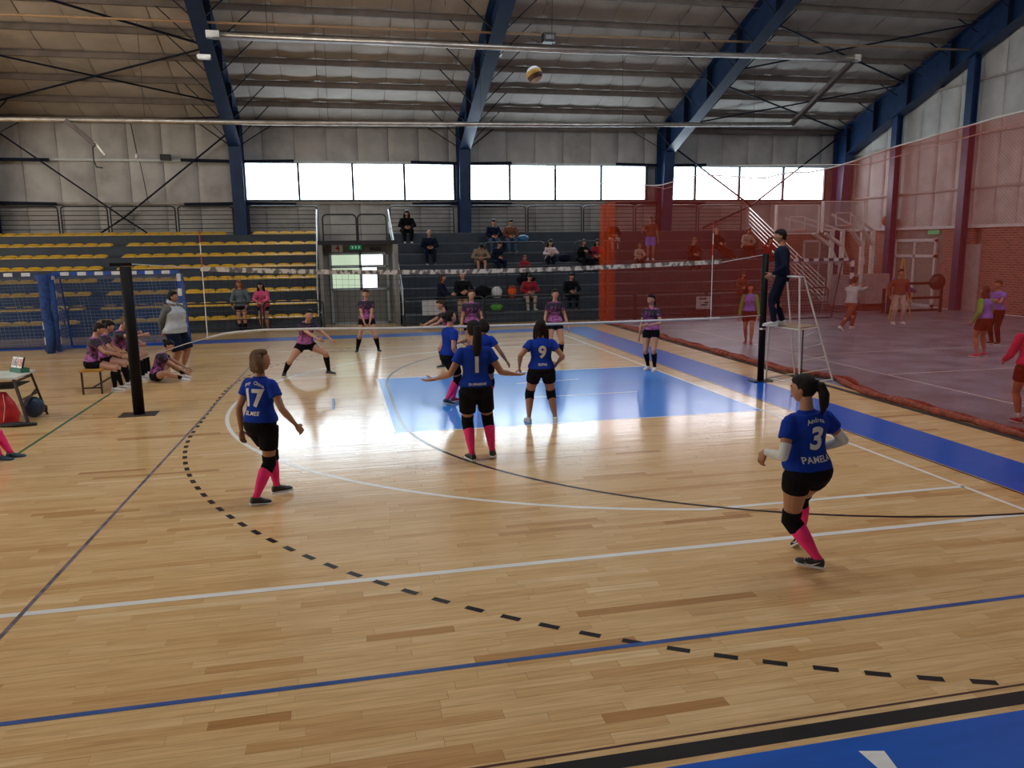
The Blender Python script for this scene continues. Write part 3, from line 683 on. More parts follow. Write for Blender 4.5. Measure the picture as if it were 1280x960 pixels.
for i_, (x_, yv, l_) in enumerate(((1.6, 9.6, 1.3), (3.3, 9.6, 1.35), (4.4, 9.6, 1.5), (-3.0, 11, 1.2), (6.3, 9.6, 1.3), (-7, 12, .9), (9.5, 9.5, 1.2))):
    pl_ = ['right of the hung black lamp', 'second to the right of the hung black lamp', 'third to the right of the hung black lamp', 'left of the middle rafter', 'near the rafter behind the orange net', 'right of the left rafter', 'over the right end of the heater'][i_]
    tag(MB().tube([(x_, yv, zr(yv)-.1), (x_+.01, yv, zr(yv)-l_)], .009, 5).build('hanging_wire', m_black_steel), 'thin dark wire hanging from the roof ' + pl_, 'wire')

# ============================================================ volleyball posts and net
m_blk = mat('black_post_padding', (.006, .005, .006), .6, spec=.15)
t = thing('volleyball_post', 'black padded volleyball post left of the net beside the bench', 'post', (-9.73, 0, 0))
MB().tube([(0, 0, 0), (0, 0, 2.38)], .088, 14).build('padding', m_blk, t, smooth=True); MB().bar((-.22, 0, 2.41), (.1, 0, 2.41), .06, .05).build('top_arm', m_blk, t)
MB().bb((-.28, -.18, 0), (.28, .18, .012)).build('base_plate', mat('dark_plate', (.05, .035, .03), .4), t)
t = thing('volleyball_post', 'black volleyball post right of the net in front of the referee stand', 'post', (1.34, 0, 0))
MB().tube([(0, 0, 0), (0, 0, 2.42)], .062, 14).build('padding', m_blk, t, smooth=True); MB().tube([(0, 0, 1.0), (0, 0, 1.03)], .066, 14).build('collar', m_galv, t)
MB().bb((-.2, -.12, 0), (.2, .12, .02)).build('base_plate', m_black_steel, t)
net = thing('volleyball_net', 'volleyball net with a pale top band stretched across the court', 'net', (-8.62, 0, 0))
topz = lambda x: 2.36 - .13*math.sin(PI*min(1, x/9.07))**.9*(1 - .35*x/9.07) - .02*x/9.07*2
def botz(x):
    P_ = [(0, 1.2), (.35, 1.275), (.9, 1.305), (1.8, 1.295), (2.9, 1.26), (5, 1.24), (7, 1.235), (9.07, 1.24)]
    for (a, za), (b, zb) in zip(P_, P_[1:]):
        if x <= b: return za+(zb-za)*(x-a)/(b-a)
    return 1.24
N_ = 60
mb = MB()
for k in range(N_):
    a, b = 9.07*k/N_, 9.07*(k+1)/N_
    for s_ in (-.006, .006): mb.quad((a, s_, topz(a)-.075), (b, s_, topz(b)-.075), (b, s_, topz(b)), (a, s_, topz(a)))
m_band = mat('printed_net_band', (.80, .77, .70), .7, scale=4.5, stretch=(2.2, 1, 1.4), col2=(.16, .15, .14)); m_band.node_tree.nodes['Color Ramp'].color_ramp.elements[0].position = .47; m_band.node_tree.nodes['Color Ramp'].color_ramp.elements[1].position = .55
mb.build('top_band', m_band, net)
MB().tube([(9.07*k/N_, 0, botz(9.07*k/N_)) for k in range(N_+1)], .024, 6).build('bottom_band', mat('off_white_tape', (.58, .56, .53), .7), net)
mb = MB()
for k in range(91):
    x_ = 9.07*k/90; mb.tube([(x_, 0, topz(x_)-.07), (x_, 0, botz(x_))], .0022, 3, cap=False)
for j in range(1, 10):
    mb.tube([(9.07*k/30, 0, botz(9.07*k/30)+(topz(9.07*k/30)-.07-botz(9.07*k/30))*j/10) for k in range(31)], .0022, 3, cap=False)
mb.build('mesh', m_blk, net, kind='stuff')
m_cord = mat('grey_cord', (.5, .5, .48), .5)
for nm, P_ in (('cord', [(0, 0, 2.33), (-1.1, 0, 2.42)]), ('cord', [(0, 0, 1.2), (-.32, 0, 1.12), (-1.1, 0, .88)]), ('cord', [(9.07, 0, 2.27), (9.96, 0, 2.40)]), ('cord', [(9.07, 0, 1.24), (9.96, 0, 1.27)])):
    MB().tube(P_, .008, 5).build(nm, m_cord, net)
for x_, zt, lab in ((.03, 2.92, 'striped antenna rod on the left end of the net'), (8.88, 3.0, 'striped antenna rod on the right end of the net')):
    o = thing('antenna', lab, 'antenna', (-8.62+x_, -.02, 0))
    for k in range(9):
        MB().tube([(0, 0, 1.2+(zt-1.2)*k/9), (0, 0, 1.2+(zt-1.2)*(k+1)/9)], .008, 6).build('band', m_wh if k not in (6, 8) else m_red, o)

# ============================================================ orange divider net and its bottom roll
m_onet = net_mat('orange_netting', (.58, .06, .02), .17, (.93, .78, .76)); m_onet2 = net_mat('orange_netting_folded', (.85, .13, .025), .25, (.95, .80, .76))
topo = [(-12, 4.8), (-4.5, 4.28), (-3.95, 4.26), (-3.07, 4.19), (-2, 4.12), (-.8, 3.98), (.4, 3.92), (1.1, 4.0), (2.2, 3.95), (3.3, 4.1), (5.2, 4.3), (7.6, 4.22), (9.5, 4.35), (12.4, 4.62)]
def tz(yv):
    for (a, za), (b, zb) in zip(topo, topo[1:]):
        if yv <= b: return za+(zb-za)*(yv-a)/(b-a)
    return 4.62
on = thing('divider_net', 'tall orange net dividing the wooden court from the grey court', 'net', (2.42, 0, 0))
bulge = lambda yv: .40*math.exp(-((yv+.25)/.8)**2)
def drape(y0, y1, n, amp, freq, top, m, name, x_off=0):
    mb = MB(); nz = 8
    for i in range(n+1):
        yv = y0+(y1-y0)*i/n
        for j in range(nz+1):
            f = j/nz; mb.v.append((x_off+bulge(yv)*(1-f)+amp*math.sin(yv*freq+.7*f)*(1-.3*f)+amp*.5*math.sin(yv*freq*2.3+1), yv, .05+(top(yv)-.05)*f))
    for i in range(n):
        for j in range(nz):
            a = i*(nz+1)+j; mb.f.append((a, a+nz+1, a+nz+2, a+1)); mb.m.append(0)
    return mb.build(name, m, on, smooth=True)
drape(-12, 12.4, 90, .03, 1.1, tz, m_onet, 'netting')
drape(11.2, 12.42, 60, .05, 9, lambda q: min(tz(q), 3.95), m_onet2, 'gathered_netting', -.05)
drape(12.0, 12.42, 40, .04, 14, lambda q: min(tz(q), 3.95), m_onet2, 'gathered_netting', -.1)
MB().tube([(0, yv/2, tz(yv/2)) for yv in range(-24, 25)]+[(0, 12.4, 4.62), (0, 19.6, 5.9)], .014, 5).build('top_rope', m_cord, on)
MB().tube([(.1, -12, 4.75), (.1, -1.2, 3.92), (.1, 3.4, 4.35), (.1, 7.5, 4.12), (.1, 19.6, 5.9)], .008, 5).build('support_wire', m_cord, on)
mb = MB(); mb.tube([(-.05+bulge(-12+24.4*k/80)+.03*math.sin(k*1.3), -12+24.4*k/80, .045) for k in range(81)], [.05+.02*math.sin(k*2.1)+.01*random.random() for k in range(81)], 7)
mb.tube([(.12+bulge(-12+24.4*k/80)+.05*math.sin(k*.9), -12+24.4*k/80, .03) for k in range(81)], [.04+.02*math.sin(k*1.7) for k in range(81)], 7)
mb.build('bottom_roll', mat('bunched_orange_net', (.27, .06, .035), .9, var=.5, scale=12, bump=.8, bscale=60), on, smooth=True)
MB().bb((2.2, -14, 0), (2.3, 14, .012)).build('edge_strip', mat('dark_edge_strip', (.03, .02, .02), .6), floor)

# ============================================================ handball goals
m_gblue = mat('blue_goal_paint', (.012, .06, .30), .4); m_gwhite = mat('white_goal_paint', (.55, .57, .6), .5); m_gdark = mat('dark_goal_paint', (.02, .03, .07), .5)
m_bnet = net_mat('blue_goal_netting', (.03, .09, .27), .34, (.82, .88, 1)); m_cordw = mat('pale_net_cord', (.30, .34, .42), .8)
m_dnet = net_mat('dark_goal_netting', (.08, .03, .03), .2, (1, 1, 1))
def goal(lab, loc, rz, W, mA, mB_, mnet, depth=1.0, H=2.04, base=True):
    t = thing('handball_goal', lab, 'goal', loc, rz)
    def striped(nm, a, b, n):
        a = V(a); b = V(b)
        for k in range(n): MB().bar(a+(b-a)*k/n, a+(b-a)*(k+1)/n, .09, .09).build(nm, (mA, mB_)[k % 2], t)
    striped('crossbar_band', (-W/2, 0, H), (W/2, 0, H), 15); striped('post_band', (-W/2, 0, 0), (-W/2, 0, H-.045), 10); striped('post_band', (W/2, 0, 0), (W/2, 0, H-.045), 10)
    mb = MB()
    for s_ in (-1, 1): mb.tube([(s_*W/2, 0, H-.05), (s_*W/2, depth*.55, H-.1), (s_*W/2, depth, .03), (s_*W/2, 0, .03)], .025, 6)
    mb.tube([(-W/2, depth, .03), (W/2, depth, .03)], .025, 6); mb.build('back_frame', mA, t)
    nm = MB(); cd = MB()
    P_ = [(0.02, H-.04), (depth*.5, H-.15), (depth*.8, H*.5), (depth*1.0, .05)]
    n = 18
    for (a, za), (b, zb) in zip(P_, P_[1:]): nm.quad((-W/2, a, za), (W/2, a, za), (W/2, b, zb), (-W/2, b, zb))
    for k in range(int(W/.1)+1):
        x_ = -W/2+.1*k; cd.tube([(x_, a+.02*math.sin(k), z) for a, z in P_], .004, 3, cap=False)
    for (a, za), (b, zb), q in zip(P_, P_[1:], (5, 10, 10)):
        for k in range(q): cd.tube([(-W/2, a+(b-a)*k/q, za+(zb-za)*k/q), (0, a+(b-a)*k/q, za+(zb-za)*k/q-.02), (W/2, a+(b-a)*k/q, za+(zb-za)*k/q)], .004, 3, cap=False)
    for s_ in (-1, 1):
        nm.quad(*[(s_*W/2, a, z) for a, z in P_], (s_*W/2, 0, .05))
        for k in range(9): cd.tube([(s_*W/2, depth*.1*k, .04), (s_*W/2, depth*.1*k, H-.1-.9*max(0, .1*k-.5))], .004, 3, cap=False)
        for k in range(18): cd.tube([(s_*W/2, 0, .1+.1*k), (s_*W/2, depth*(1-.5*k/18), .1+.1*k)], .004, 3, cap=False)
    nm.build('netting', mnet, t); cd.build('net_cord', m_cordw, t, kind='stuff')
    return t
goal('blue and white handball goal with a blue net behind the substitutes bench', (-12.2, 9.4, 0), 0, 3.1, m_gblue, m_gwhite, m_bnet)
goal('blue and white handball goal cut off by the left edge of the photo', (-15.6, 9.4, 0), 0, 3.1, m_gdark, m_gwhite, m_bnet)
t = thing('net_bundle', 'thick gathered blue goal net hanging between the two goals', 'net', (-13.88, 9.1, 0))
MB().tube([(.0, 0, .0), (.03, 0, .6), (-.02, 0, 1.2), (.02, 0, 1.8), (0, 0, 2.05)], [.10, .13, .12, .15, .2], 9).build('bundle', mat('gathered_blue_net', (.015, .05, .19), .9, var=.4, scale=14, bump=.8), t, smooth=True)
MB().tube([(.18, .02, .05), (.2, .02, 1.0), (.16, .02, 1.9)], [.06, .07, .09], 8).build('bundle', mat('gathered_blue_net', (.015, .05, .19), .9), t, smooth=True)
goal('dark and white handball goal on the grey court behind the referee', (8.85, 9.9, 0), .0, 2.75, m_gdark, m_gwhite, m_dnet)

# ============================================================ referee stand
t = thing('referee_stand', 'white tubular steel referee stand with a plywood platform', 'stand', (1.95, -.1, 0))
A_, B_, C_, D_ = V((-.42, .22, 0)), V((-.16, -.5, 0)), V((.70, -.26, 0)), V((.40, .55, 0))
tA, tB, tC, tD = V((-.38, .24, 2.0)), V((-.26, -.5, 2.0)), V((.02, -.2, 1.98)), V((.02, .38, 1.98))
m_wt = mat('white_tube_paint', (.62, .62, .58), .4)
for a, b in ((B_, tB), (C_, tC), (D_, tD)): MB().tube([a, b], .017, 8).build('leg', m_wt, t)
MB().tube([A_, A_+(tA-A_)*.55], .017, 8).build('leg', m_wt, t)
for a, b in ((tA, tB), (tB, tC), (tC, tD)): MB().tube([a, b], .016, 8).build('top_rail', m_wt, t)
for a, b in ((A_, B_), (B_, C_), (C_, D_), (D_, A_)): MB().tube([a+V((0, 0, .03)), b+V((0, 0, .03))], .014, 6).build('base_rail', m_black_steel if a in (C_,) else m_wt, t)
z = V((0, 0, 1.06)); e = .02
pa, pb, pc, pd = [(a+(b-a)*.53) for a, b in ((A_, tA), (B_, tB), (C_, tC), (D_, tD))]
mb = MB(); 
for zz in (1.045, 1.075): mb.quad(*[(q.x, q.y, zz) for q in (pa, pb, pc, pd)])
for q, r_ in ((pa, pb), (pb, pc), (pc, pd), (pd, pa)): mb.quad((q.x, q.y, 1.045), (r_.x, r_.y, 1.045), (r_.x, r_.y, 1.075), (q.x, q.y, 1.075))
mb.build('platform', mat('worn_plywood', (.30, .21, .13), .7), t)
for q, r_ in ((pa, pb), (pb, pc), (pc, pd), (pd, pa)): MB().tube([(q.x, q.y, 1.04), (r_.x, r_.y, 1.04)], .013, 6).build('platform_rail', m_wt, t)
MB().tube([(.32, .2, .02), (.28, .15, 1.04)], .013, 6).build('ladder_upright', m_black_steel, t)
for k in range(4):
    f = .18+.2*k; q = C_+(tC-C_)*(f*.62); MB().tube([(.32, .2, .1+.24*k), (q.x, q.y, q.z+.02)], .010, 6).build('rung', m_wt, t)

# ============================================================ portable basketball hoops
m_clear = mat('scratched_acrylic', (.55, .58, .58), .15); 
mm = bpy.data.materials.new('clear_backboard'); mm.use_nodes = True; nt_ = mm.node_tree; bs = nt_.nodes['Principled BSDF']; tr_ = nd(nt_, 'ShaderNodeBsdfTransparent'); mx_ = nd(nt_, 'ShaderNodeMixShader')
tc_ = nd(nt_, 'ShaderNodeTexCoord'); nz_ = nd(nt_, 'ShaderNodeTexNoise'); nz_.inputs['Scale'].default_value = 3; mr_ = nd(nt_, 'ShaderNodeMapRange'); mr_.inputs[3].default_value = .12; mr_.inputs[4].default_value = .28
nt_.links.new(tc_.outputs['Object'], nz_.inputs['Vector']); nt_.links.new(nz_.outputs[0], mr_.inputs[0]); nt_.links.new(mr_.outputs[0], mx_.inputs[0])
bs.inputs['Base Color'].default_value = (.6, .62, .62, 1); bs.inputs['Roughness'].default_value = .1
nt_.links.new(tr_.outputs[0], mx_.inputs[1]); nt_.links.new(bs.outputs[0], mx_.inputs[2]); nt_.links.new(mx_.outputs[0], nt_.nodes['Material Output'].inputs[0])
def hoop(lab, bx, by, px, py, z0):
    t = thing('basketball_hoop', lab, 'basketball hoop', (px, py, 0))
    dx, dy = bx-px, by-py; W = 1.75; H = 1.02
    for s_ in (-.22, .22): MB().bar((s_, 0, .1), (s_, 0, 3.05), .14, .12, up=(0, 1, 0)).build('upright', m_wt, t)
    MB().bb((-.5, -.6, 0), (.5, 1.2, .28)).build('base', mat('dark_red_pad', (.10, .04, .04), .7), t); MB().bb((-.5, -.75, .28), (.5, -.5, 1.4)).build('ballast_box', mat('grey_ballast', (.30, .28, .28), .6), t)
    for s_ in (-.25, .25):
        MB().bar((s_, 0, 3.0), (dx+s_*1.6, dy+.1, z0+.55), .07, .07).build('arm', m_wt, t); MB().bar((s_, 0, 2.45), (dx*.45+s_, dy*.45, z0+.0), .13, .10).build('brace', m_wt, t)
        MB().bar((s_, 0, 2.4), (-dx*.32+s_, .5, 1.75), .10, .10).build('rear_brace', m_wt, t)
    mb = MB()
    for a in (dx-W/2, dx+W/2): mb.bb((a-.03, dy-.02, z0), (a+.03, dy+.02, z0+H))
    for z_ in (z0, z0+H): mb.bb((dx-W/2, dy-.02, z_-.015), (dx+W/2, dy+.02, z_+.015))
    for a in (dx-.3, dx+.3): mb.bb((a-.015, dy-.03, z0+.15), (a+.015, dy-.02, z0+.6))
    for z_ in (z0+.15, z0+.6): mb.bb((dx-.3, dy-.03, z_-.015), (dx+.3, dy-.02, z_+.015))
    bd = MB().bb((dx-W/2, dy-.01, z0), (dx+W/2, dy+.01, z0+H)).build('backboard', mm, t); mb.build('board_frame', m_wt, bd)
    MB().bar((dx-W/2, dy-.05, z0-.1), (dx-W/2, dy-.05, z0+H), .10, .05, up=(1, 0, 0)).build('edge_pad', m_wh, bd)
    MB().tube([(dx+.23*math.cos(a*PI/8), dy-.3+.23*math.sin(a*PI/8), z0+.12) for a in range(17)], .012, 6).build('rim', mat('orange_rim', (.5, .12, .03), .5), t)
hoop('left portable basketball hoop on white uprights behind the referee', 9.98, 12.9, 12.0, 13.4, 2.92)
hoop('right portable basketball hoop on white uprights by the side door', 11.85, 12.9, 13.45, 13.6, 3.05)
# gym gear by the side door
t = thing('weight_bench', 'black steel bench frame with a round padded roll by the side door', 'bench', (14.0, 11.6, 0))
for a, b in (((-1.0, 0, 0), (-1.0, 0, 1.1)), ((1.2, 0, 0), (1.2, 0, 1.15)), ((-.9, .4, 0), (-.9, .4, .9))): MB().bar(a, b, .08, .08).build('leg', m_black_steel, t)
for z in (1.08, .55, .1): MB().bar((-1.0, 0, z), (1.2, 0, z), .07, .09).build('rail', m_black_steel, t)
MB().ball((.9, -.1, 1.12), (.33, .2, .3)).build('roll', m_black_steel, t, smooth=True)
t = thing('gym_bag', 'purple cloth bag slung from a yellow tripod by the basketball hoop', 'bag', (12.15, 9.9, 0))
for a in (-.42, .45): MB().tube([(a, 0, 0), (0, 0, 2.05)], .022, 6).build('pole', mat('yellow_pole', (.45, .30, .05), .5), t)
MB().tube([(0, .4, 0), (0, 0, 2.05)], .022, 6).build('pole', mat('yellow_pole', (.45, .30, .05), .5), t)
MB().tube([(-.35, -.02, 1.35), (-.1, -.05, 1.15), (.2, -.05, 1.0), (.5, -.02, .92)], [.1, .22, .22, .1], 9, ry=.5).build('cloth', mat('purple_cloth', (.10, .06, .30), .8), t, smooth=True)
tag(MB().ball((16.3, 16.3, 3.45), (.22, .22, .22), nu=16, nv=12).build('basketball', mat('brown_ball', (.30, .10, .04), .7), smooth=True), 'brown ball resting on the wall ledge left of the first gable post', 'ball')

# ============================================================ score table, bench, bags
t = thing('score_table', 'small white topped table with dark steel legs at the left edge', 'table', (-11.75, .05, 0))
mb = MB(); mb.bb((-.65, -.42, .715), (.42, .40, .745)); mb.build('tabletop', mat('pale_green_white_laminate', (.62, .66, .60), .35), t)
MB().bb((-.55, -.34, .56), (.34, .34, .575)).build('shelf', m_black_steel, t)
m_leg = mat('dark_brown_steel', (.035, .015, .015), .45)
for a, b in (((.36, -.36, .72), (.52, -.42, 0)), ((.36, .34, .72), (.52, .40, 0)), ((-.58, -.36, .72), (-.7, -.42, 0)), ((-.58, .34, .72), (-.7, .40, 0))): MB().bar(a, b, .035, .035).build('leg', m_leg, t)
for a, b in (((.43, -.40, .38), (.43, .38, .38)), ((.36, -.36, .66), (.36, .34, .66)), ((.46, -.4, .3), (.4, .38, .42)), ((-.58, -.36, .66), (.36, -.36, .66)), ((-.58, .34, .66), (.36, .34, .66))): MB().bar(a, b, .025, .025).build('crossbar', m_leg, t)
t = thing('flip_scoreboard', 'small white flip scoreboard with a green base on the table', 'scoreboard', (-11.52, .2, .745), -.75)
Rs = Matrix.Rotation(-.3, 3, 'X')
MB().bb((-.16, -.02, 0), (.16, .12, .07)).build('base', mat('green_card', (.04, .17, .12), .6), t)
MB().box((0, .05, .15), (.30, .012, .2), Rs).build('back_board', m_black_steel, t)
for k, (ch, mt) in enumerate((('1', m_navy), ('6', m_navy), ('1', m_red), ('5', m_red))):
    x_ = -.115+.072*k+(.01 if k > 1 else 0); cd_ = MB().box((x_, .03, .155), (.066, .006, .17), Rs).build('number_card', m_wh, t)
    flat_text(ch, .15, mt, cd_, (x_, .022, .155), Matrix.Rotation(-.3, 3, 'X') @ RX, .03, 'figure')
t = thing('drawstring_bag', 'bright red drawstring bag under the score table', 'bag', (-11.62, -.2, 0))
mb = MB(); mb.loft([(V((0, 0, z_)), V((1, 0, 0)), V((0, 1, 0)), rx, rx*.6) for z_, rx in ((0, .12), (.03, .2), (.16, .235), (.34, .17), (.46, .09), (.5, .07))], 14)
o = mb.build('sack', mat('red_nylon', (.62, .02, .03), .45, var=.35, scale=5, bump=.9, bscale=9), t, smooth=True)
for s_ in (-.06, .05): MB().tube([(s_, -.08, .49), (s_*1.8, -.17, .3), (s_*1.2, -.2, .08)], .007, 5).build('drawstring', mat('pink_cord', (.7, .3, .3), .6), t)
tag(MB().tube([(-12.05, -.2, .02), (-12.0, -.2, .3), (-12.05, -.2, .62)], [.2, .24, .12], 10).build('black_bag', mat('black_nylon', (.012, .012, .015), .6, bump=.6), smooth=True, loc=(-12, -.2, 0)), 'black bag under the score table left of the red one', 'bag')
t = thing('round_bag', 'dark blue round bag behind the table leg', 'bag', (-11.36, .25, 0))
MB().ball((0, 0, .17), (.17, .12, .17), nu=14, nv=10).build('body', mat('blue_nylon', (.02, .05, .11), .4, bump=.5), t, smooth=True)
MB().tube([(.15, 0, .2), (.2, 0, .17), (.2, 0, .11), (.15, 0, .08)], .012, 6).build('handle', m_black_steel, t)
tag(MB().tube([(-11.6, -.4, .03), (-11.35, -.45, .035), (-11.1, -.42, .02)], [.06, .08, .04], 8, ry=.5).build('black_bag', mat('black_nylon', (.012, .012, .015), .6), smooth=True), 'flat black pouch on the floor in front of the red bag', 'bag')
t = thing('school_bench', 'low wooden bench with an orange brown top and dark steel legs', 'bench', (-11.02, 3.3, 0))
MB().bb((-.19, -1.15, .425), (.19, 1.15, .455)).build('seat', mat('orange_brown_ply', (.42, .20, .035), .4), t)
for a in (-.16, .16):
    for b in (-1.08, 1.08): MB().bar((a, b, .43), (a, b, 0), .03, .03).build('leg', m_leg, t)
for b in (-1.08, 1.08): MB().bar((-.16, b, .12), (.16, b, .12), .025, .025).build('crossbar', m_leg, t)
MB().bar((0, -1.08, .12), (0, 1.08, .12), .025, .025).build('stretcher', m_leg, t)

# ============================================================ ball
def ball_mat():
    m = bpy.data.materials.new('panelled_ball'); m.use_nodes = True; t = m.node_tree; L = t.links; b = t.nodes['Principled BSDF']; b.inputs['Roughness'].default_value = .5
    tc = nd(t, 'ShaderNodeTexCoord'); sp = nd(t, 'ShaderNodeSeparateXYZ'); mp = nd(t, 'ShaderNodeMapping'); mp.inputs['Rotation'].default_value = (.25, .35, 0); L.new(tc.outputs['Object'], mp.inputs[0]); L.new(mp.outputs[0], sp.inputs[0])
    r = nd(t, 'ShaderNodeValToRGB'); r.color_ramp.interpolation = 'CONSTANT'; e = r.color_ramp.elements
    mr = nd(t, 'ShaderNodeMapRange'); mr.inputs[1].default_value = -.105; mr.inputs[2].default_value = .105; L.new(sp.outputs[2], mr.inputs[0]); L.new(mr.outputs[0], r.inputs[0])
    e[0].position = 0; e[0].color = (.5, .42, .35, 1); e[1].position = .16; e[1].color = (.10, .05, .05, 1)
    for p_, c_ in ((.42, (.55, .33, .06)), (.72, (.62, .68, .82)), (.93, (.1, .2, .5))): x = e.new(p_); x.color = (*c_, 1)
    L.new(r.outputs[0], b.inputs['Base Color']); return m
tag(MB().ball((0, 0, 0), .105, nu=24, nv=16).build('volleyball', ball_mat(), smooth=True), 'white, yellow and blue volleyball in the air above the net', 'ball').location = (-3.86, -3.1, 4.81)
# ============================================================ people
def skin_mat(name, c):
    return mat(name, c, .5, var=.06, scale=9)
SK = {'a': skin_mat('light_skin', (.47, .24, .155)), 'b': skin_mat('tan_skin', (.35, .16, .09)), 'c': skin_mat('brown_skin', (.27, .13, .08))}
m_lip = mat('lips', (.35, .09, .08), .4); m_eye = mat('eye_white', (.7, .68, .65), .3); m_dark = mat('iris_and_brow', (.02, .012, .01), .5)
def hair_mat(name, c): return mat(name, c, .55, spec=.15, var=.35, scale=14, stretch=(6, 6, .8), bump=.5, bscale=30)
HR = {'black': hair_mat('black_hair', (.012, .009, .008)), 'brown': hair_mat('brown_hair', (.055, .028, .015)), 'fair': hair_mat('fair_streaked_hair', (.12, .07, .035)), 'red': hair_mat('auburn_hair', (.22, .05, .02)), 'grey': hair_mat('grey_hair', (.35, .33, .31))}
def cloth(name, c, **k):
    return mat(name, c, k.pop('rough', .85), spec=.12, var=k.pop('var', .15), scale=k.pop('scale', 5), bump=k.pop('bump', .35), bscale=k.pop('bscale', 9), **k)
def jersey_purple():
    m = bpy.data.materials.new('purple_patterned_jersey'); m.use_nodes = True; t = m.node_tree; L = t.links; b = t.nodes['Principled BSDF']; b.inputs['Roughness'].default_value = .7
    tc = nd(t, 'ShaderNodeTexCoord'); n = nd(t, 'ShaderNodeTexNoise'); n.inputs['Scale'].default_value = 7; n.inputs['Distortion'].default_value = 2.2; n.inputs['Detail'].default_value = 3
    L.new(tc.outputs['Object'], n.inputs['Vector'])
    sp = nd(t, 'ShaderNodeSeparateXYZ'); L.new(tc.outputs['Generated'], sp.inputs[0])
    mr = nd(t, 'ShaderNodeMath', operation='MULTIPLY_ADD'); mr.inputs[1].default_value = -.42; mr.inputs[2].default_value = .30; L.new(sp.outputs[2], mr.inputs[0])
    ad = nd(t, 'ShaderNodeMath', operation='ADD'); L.new(n.outputs[0], ad.inputs[0]); L.new(mr.outputs[0], ad.inputs[1])
    gt = nd(t, 'ShaderNodeMath', operation='GREATER_THAN'); gt.inputs[1].default_value = .93; L.new(sp.outputs[2], gt.inputs[0])
    n3 = nd(t, 'ShaderNodeMath', operation='MULTIPLY_ADD'); n3.inputs[1].default_value = .3; L.new(gt.outputs[0], n3.inputs[0]); L.new(ad.outputs[0], n3.inputs[2])
    r = nd(t, 'ShaderNodeValToRGB'); e = r.color_ramp.elements; r.color_ramp.interpolation = 'EASE'
    e[0].position = .46; e[0].color = (.010, .005, .018, 1); e[1].position = .80; e[1].color = (.40, .12, .36, 1)
    for p_, c_ in ((.54, (.03, .010, .045)), (.60, (.19, .03, .14))): x = e.new(p_); x.color = (*c_, 1)
    L.new(n3.outputs[0], r.inputs[0]); L.new(r.outputs[0], b.inputs['Base Color']); return m
M_ = dict(blue=cloth('royal_blue_jersey', (.008, .036, .30)), purple=jersey_purple(), black=cloth('black_cloth', (.005, .005, .007)), pink=cloth('hot_pink_sock', (.85, .04, .20), rough=.75),
    navy=cloth('navy_cloth', (.007, .011, .028)), denim=cloth('denim', (.05, .09, .17)), white=cloth('white_cloth', (.62, .62, .60)), shoe_black=mat('black_shoe', (.015, .015, .018), .5),
    shoe_white=mat('white_shoe', (.62, .62, .62), .5), shoe_teal=mat('dark_teal_shoe', (.02, .06, .09), .5), shoe_maroon=mat('maroon_shoe', (.25, .02, .06), .5), shoe_pink=mat('pink_shoe', (.6, .05, .12), .5), shoe_grey=mat('grey_shoe', (.2, .2, .22), .5),
    grey=cloth('light_grey_marl', (.42, .45, .47)), dgrey=cloth('dark_grey_sleeve', (.13, .13, .13)), pinkcoat=cloth('pink_coat', (.62, .10, .20)), slate=cloth('slate_hoodie', (.12, .15, .17)), redj=cloth('dark_red_jacket', (.28, .02, .03)),
    brownj=cloth('brown_jacket', (.16, .06, .04)), beige=cloth('beige_trousers', (.38, .30, .25)), lilac=cloth('violet_bib', (.18, .13, .50)), green=cloth('green_sleeve', (.10, .30, .06)), maroon=cloth('maroon_shorts', (.06, .012, .012)), pinkwhite=cloth('pink_striped_top', (.55, .25, .27), col2=(.75, .7, .68), stretch=(.2, .2, 5)),
    magenta=cloth('magenta_top', (.6, .03, .14)), tan=cloth('tan_jacket', (.30, .22, .15)), orange=cloth('orange_nylon', (.8, .12, .03)))
dg_ = None
def remesh(mb, voxel, smooth=4, name='m'):
    me = mb.mesh('tmp', []) if False else None
    me = bpy.data.meshes.new('tmp'); me.from_pydata(mb.v, [], mb.f); me.update()
    o = bpy.data.objects.new('tmp', me); C.objects.link(o)
    r = o.modifiers.new('r', 'REMESH'); r.mode = 'VOXEL'; r.voxel_size = voxel
    if smooth: s = o.modifiers.new('s', 'SMOOTH'); s.iterations = smooth; s.factor = .5
    dg = bpy.context.evaluated_depsgraph_get()
    out = bpy.data.meshes.new_from_object(o.evaluated_get(dg)); out.name = name
    bpy.data.objects.remove(o); bpy.data.meshes.remove(me)
    return out
def ik(a, t, l1, l2, pole):
    d = t-a; L_ = d.length; mx = (l1+l2)*.998
    if L_ > mx: d = d*(mx/L_); L_ = mx; t = a+d
    u = d.normalized(); p = pole - u*pole.dot(u); p.normalize()
    c = max(-1, min(1, (l1*l1+L_*L_-l2*l2)/(2*l1*L_))); s = math.sqrt(1-c*c)
    return a+u*(l1*c)+p*(l1*s), t
def limb(mb, P, R, n=12):
    mb.tube(P, R, n)
def sub(P, Q, k): return P+(Q-P)*k
def finish(parts, mats, name, parent, smooth=True, label=None):
    # parts: list of (mesh or MB, material index)
    mb = MB()
    for p_, mi in parts:
        if isinstance(p_, MB):
            i = len(mb.v); mb.v += p_.v
            for f, q in zip(p_.f, p_.m): mb.f.append(tuple(i+k for k in f)); mb.m.append(q if mi is None else mi)
        else: mb.add(p_, mi)
    return mb.build(name, mats, parent, smooth=smooth, label=label)
def rotm(yaw=0, pitch=0, roll=0):
    # yaw: turn left positive; pitch: nod forward positive; roll: tilt to own right positive
    return Matrix.Rotation(yaw, 3, 'Z') @ Matrix.Rotation(-pitch, 3, 'X') @ Matrix.Rotation(roll, 3, 'Y')
rad = math.radians
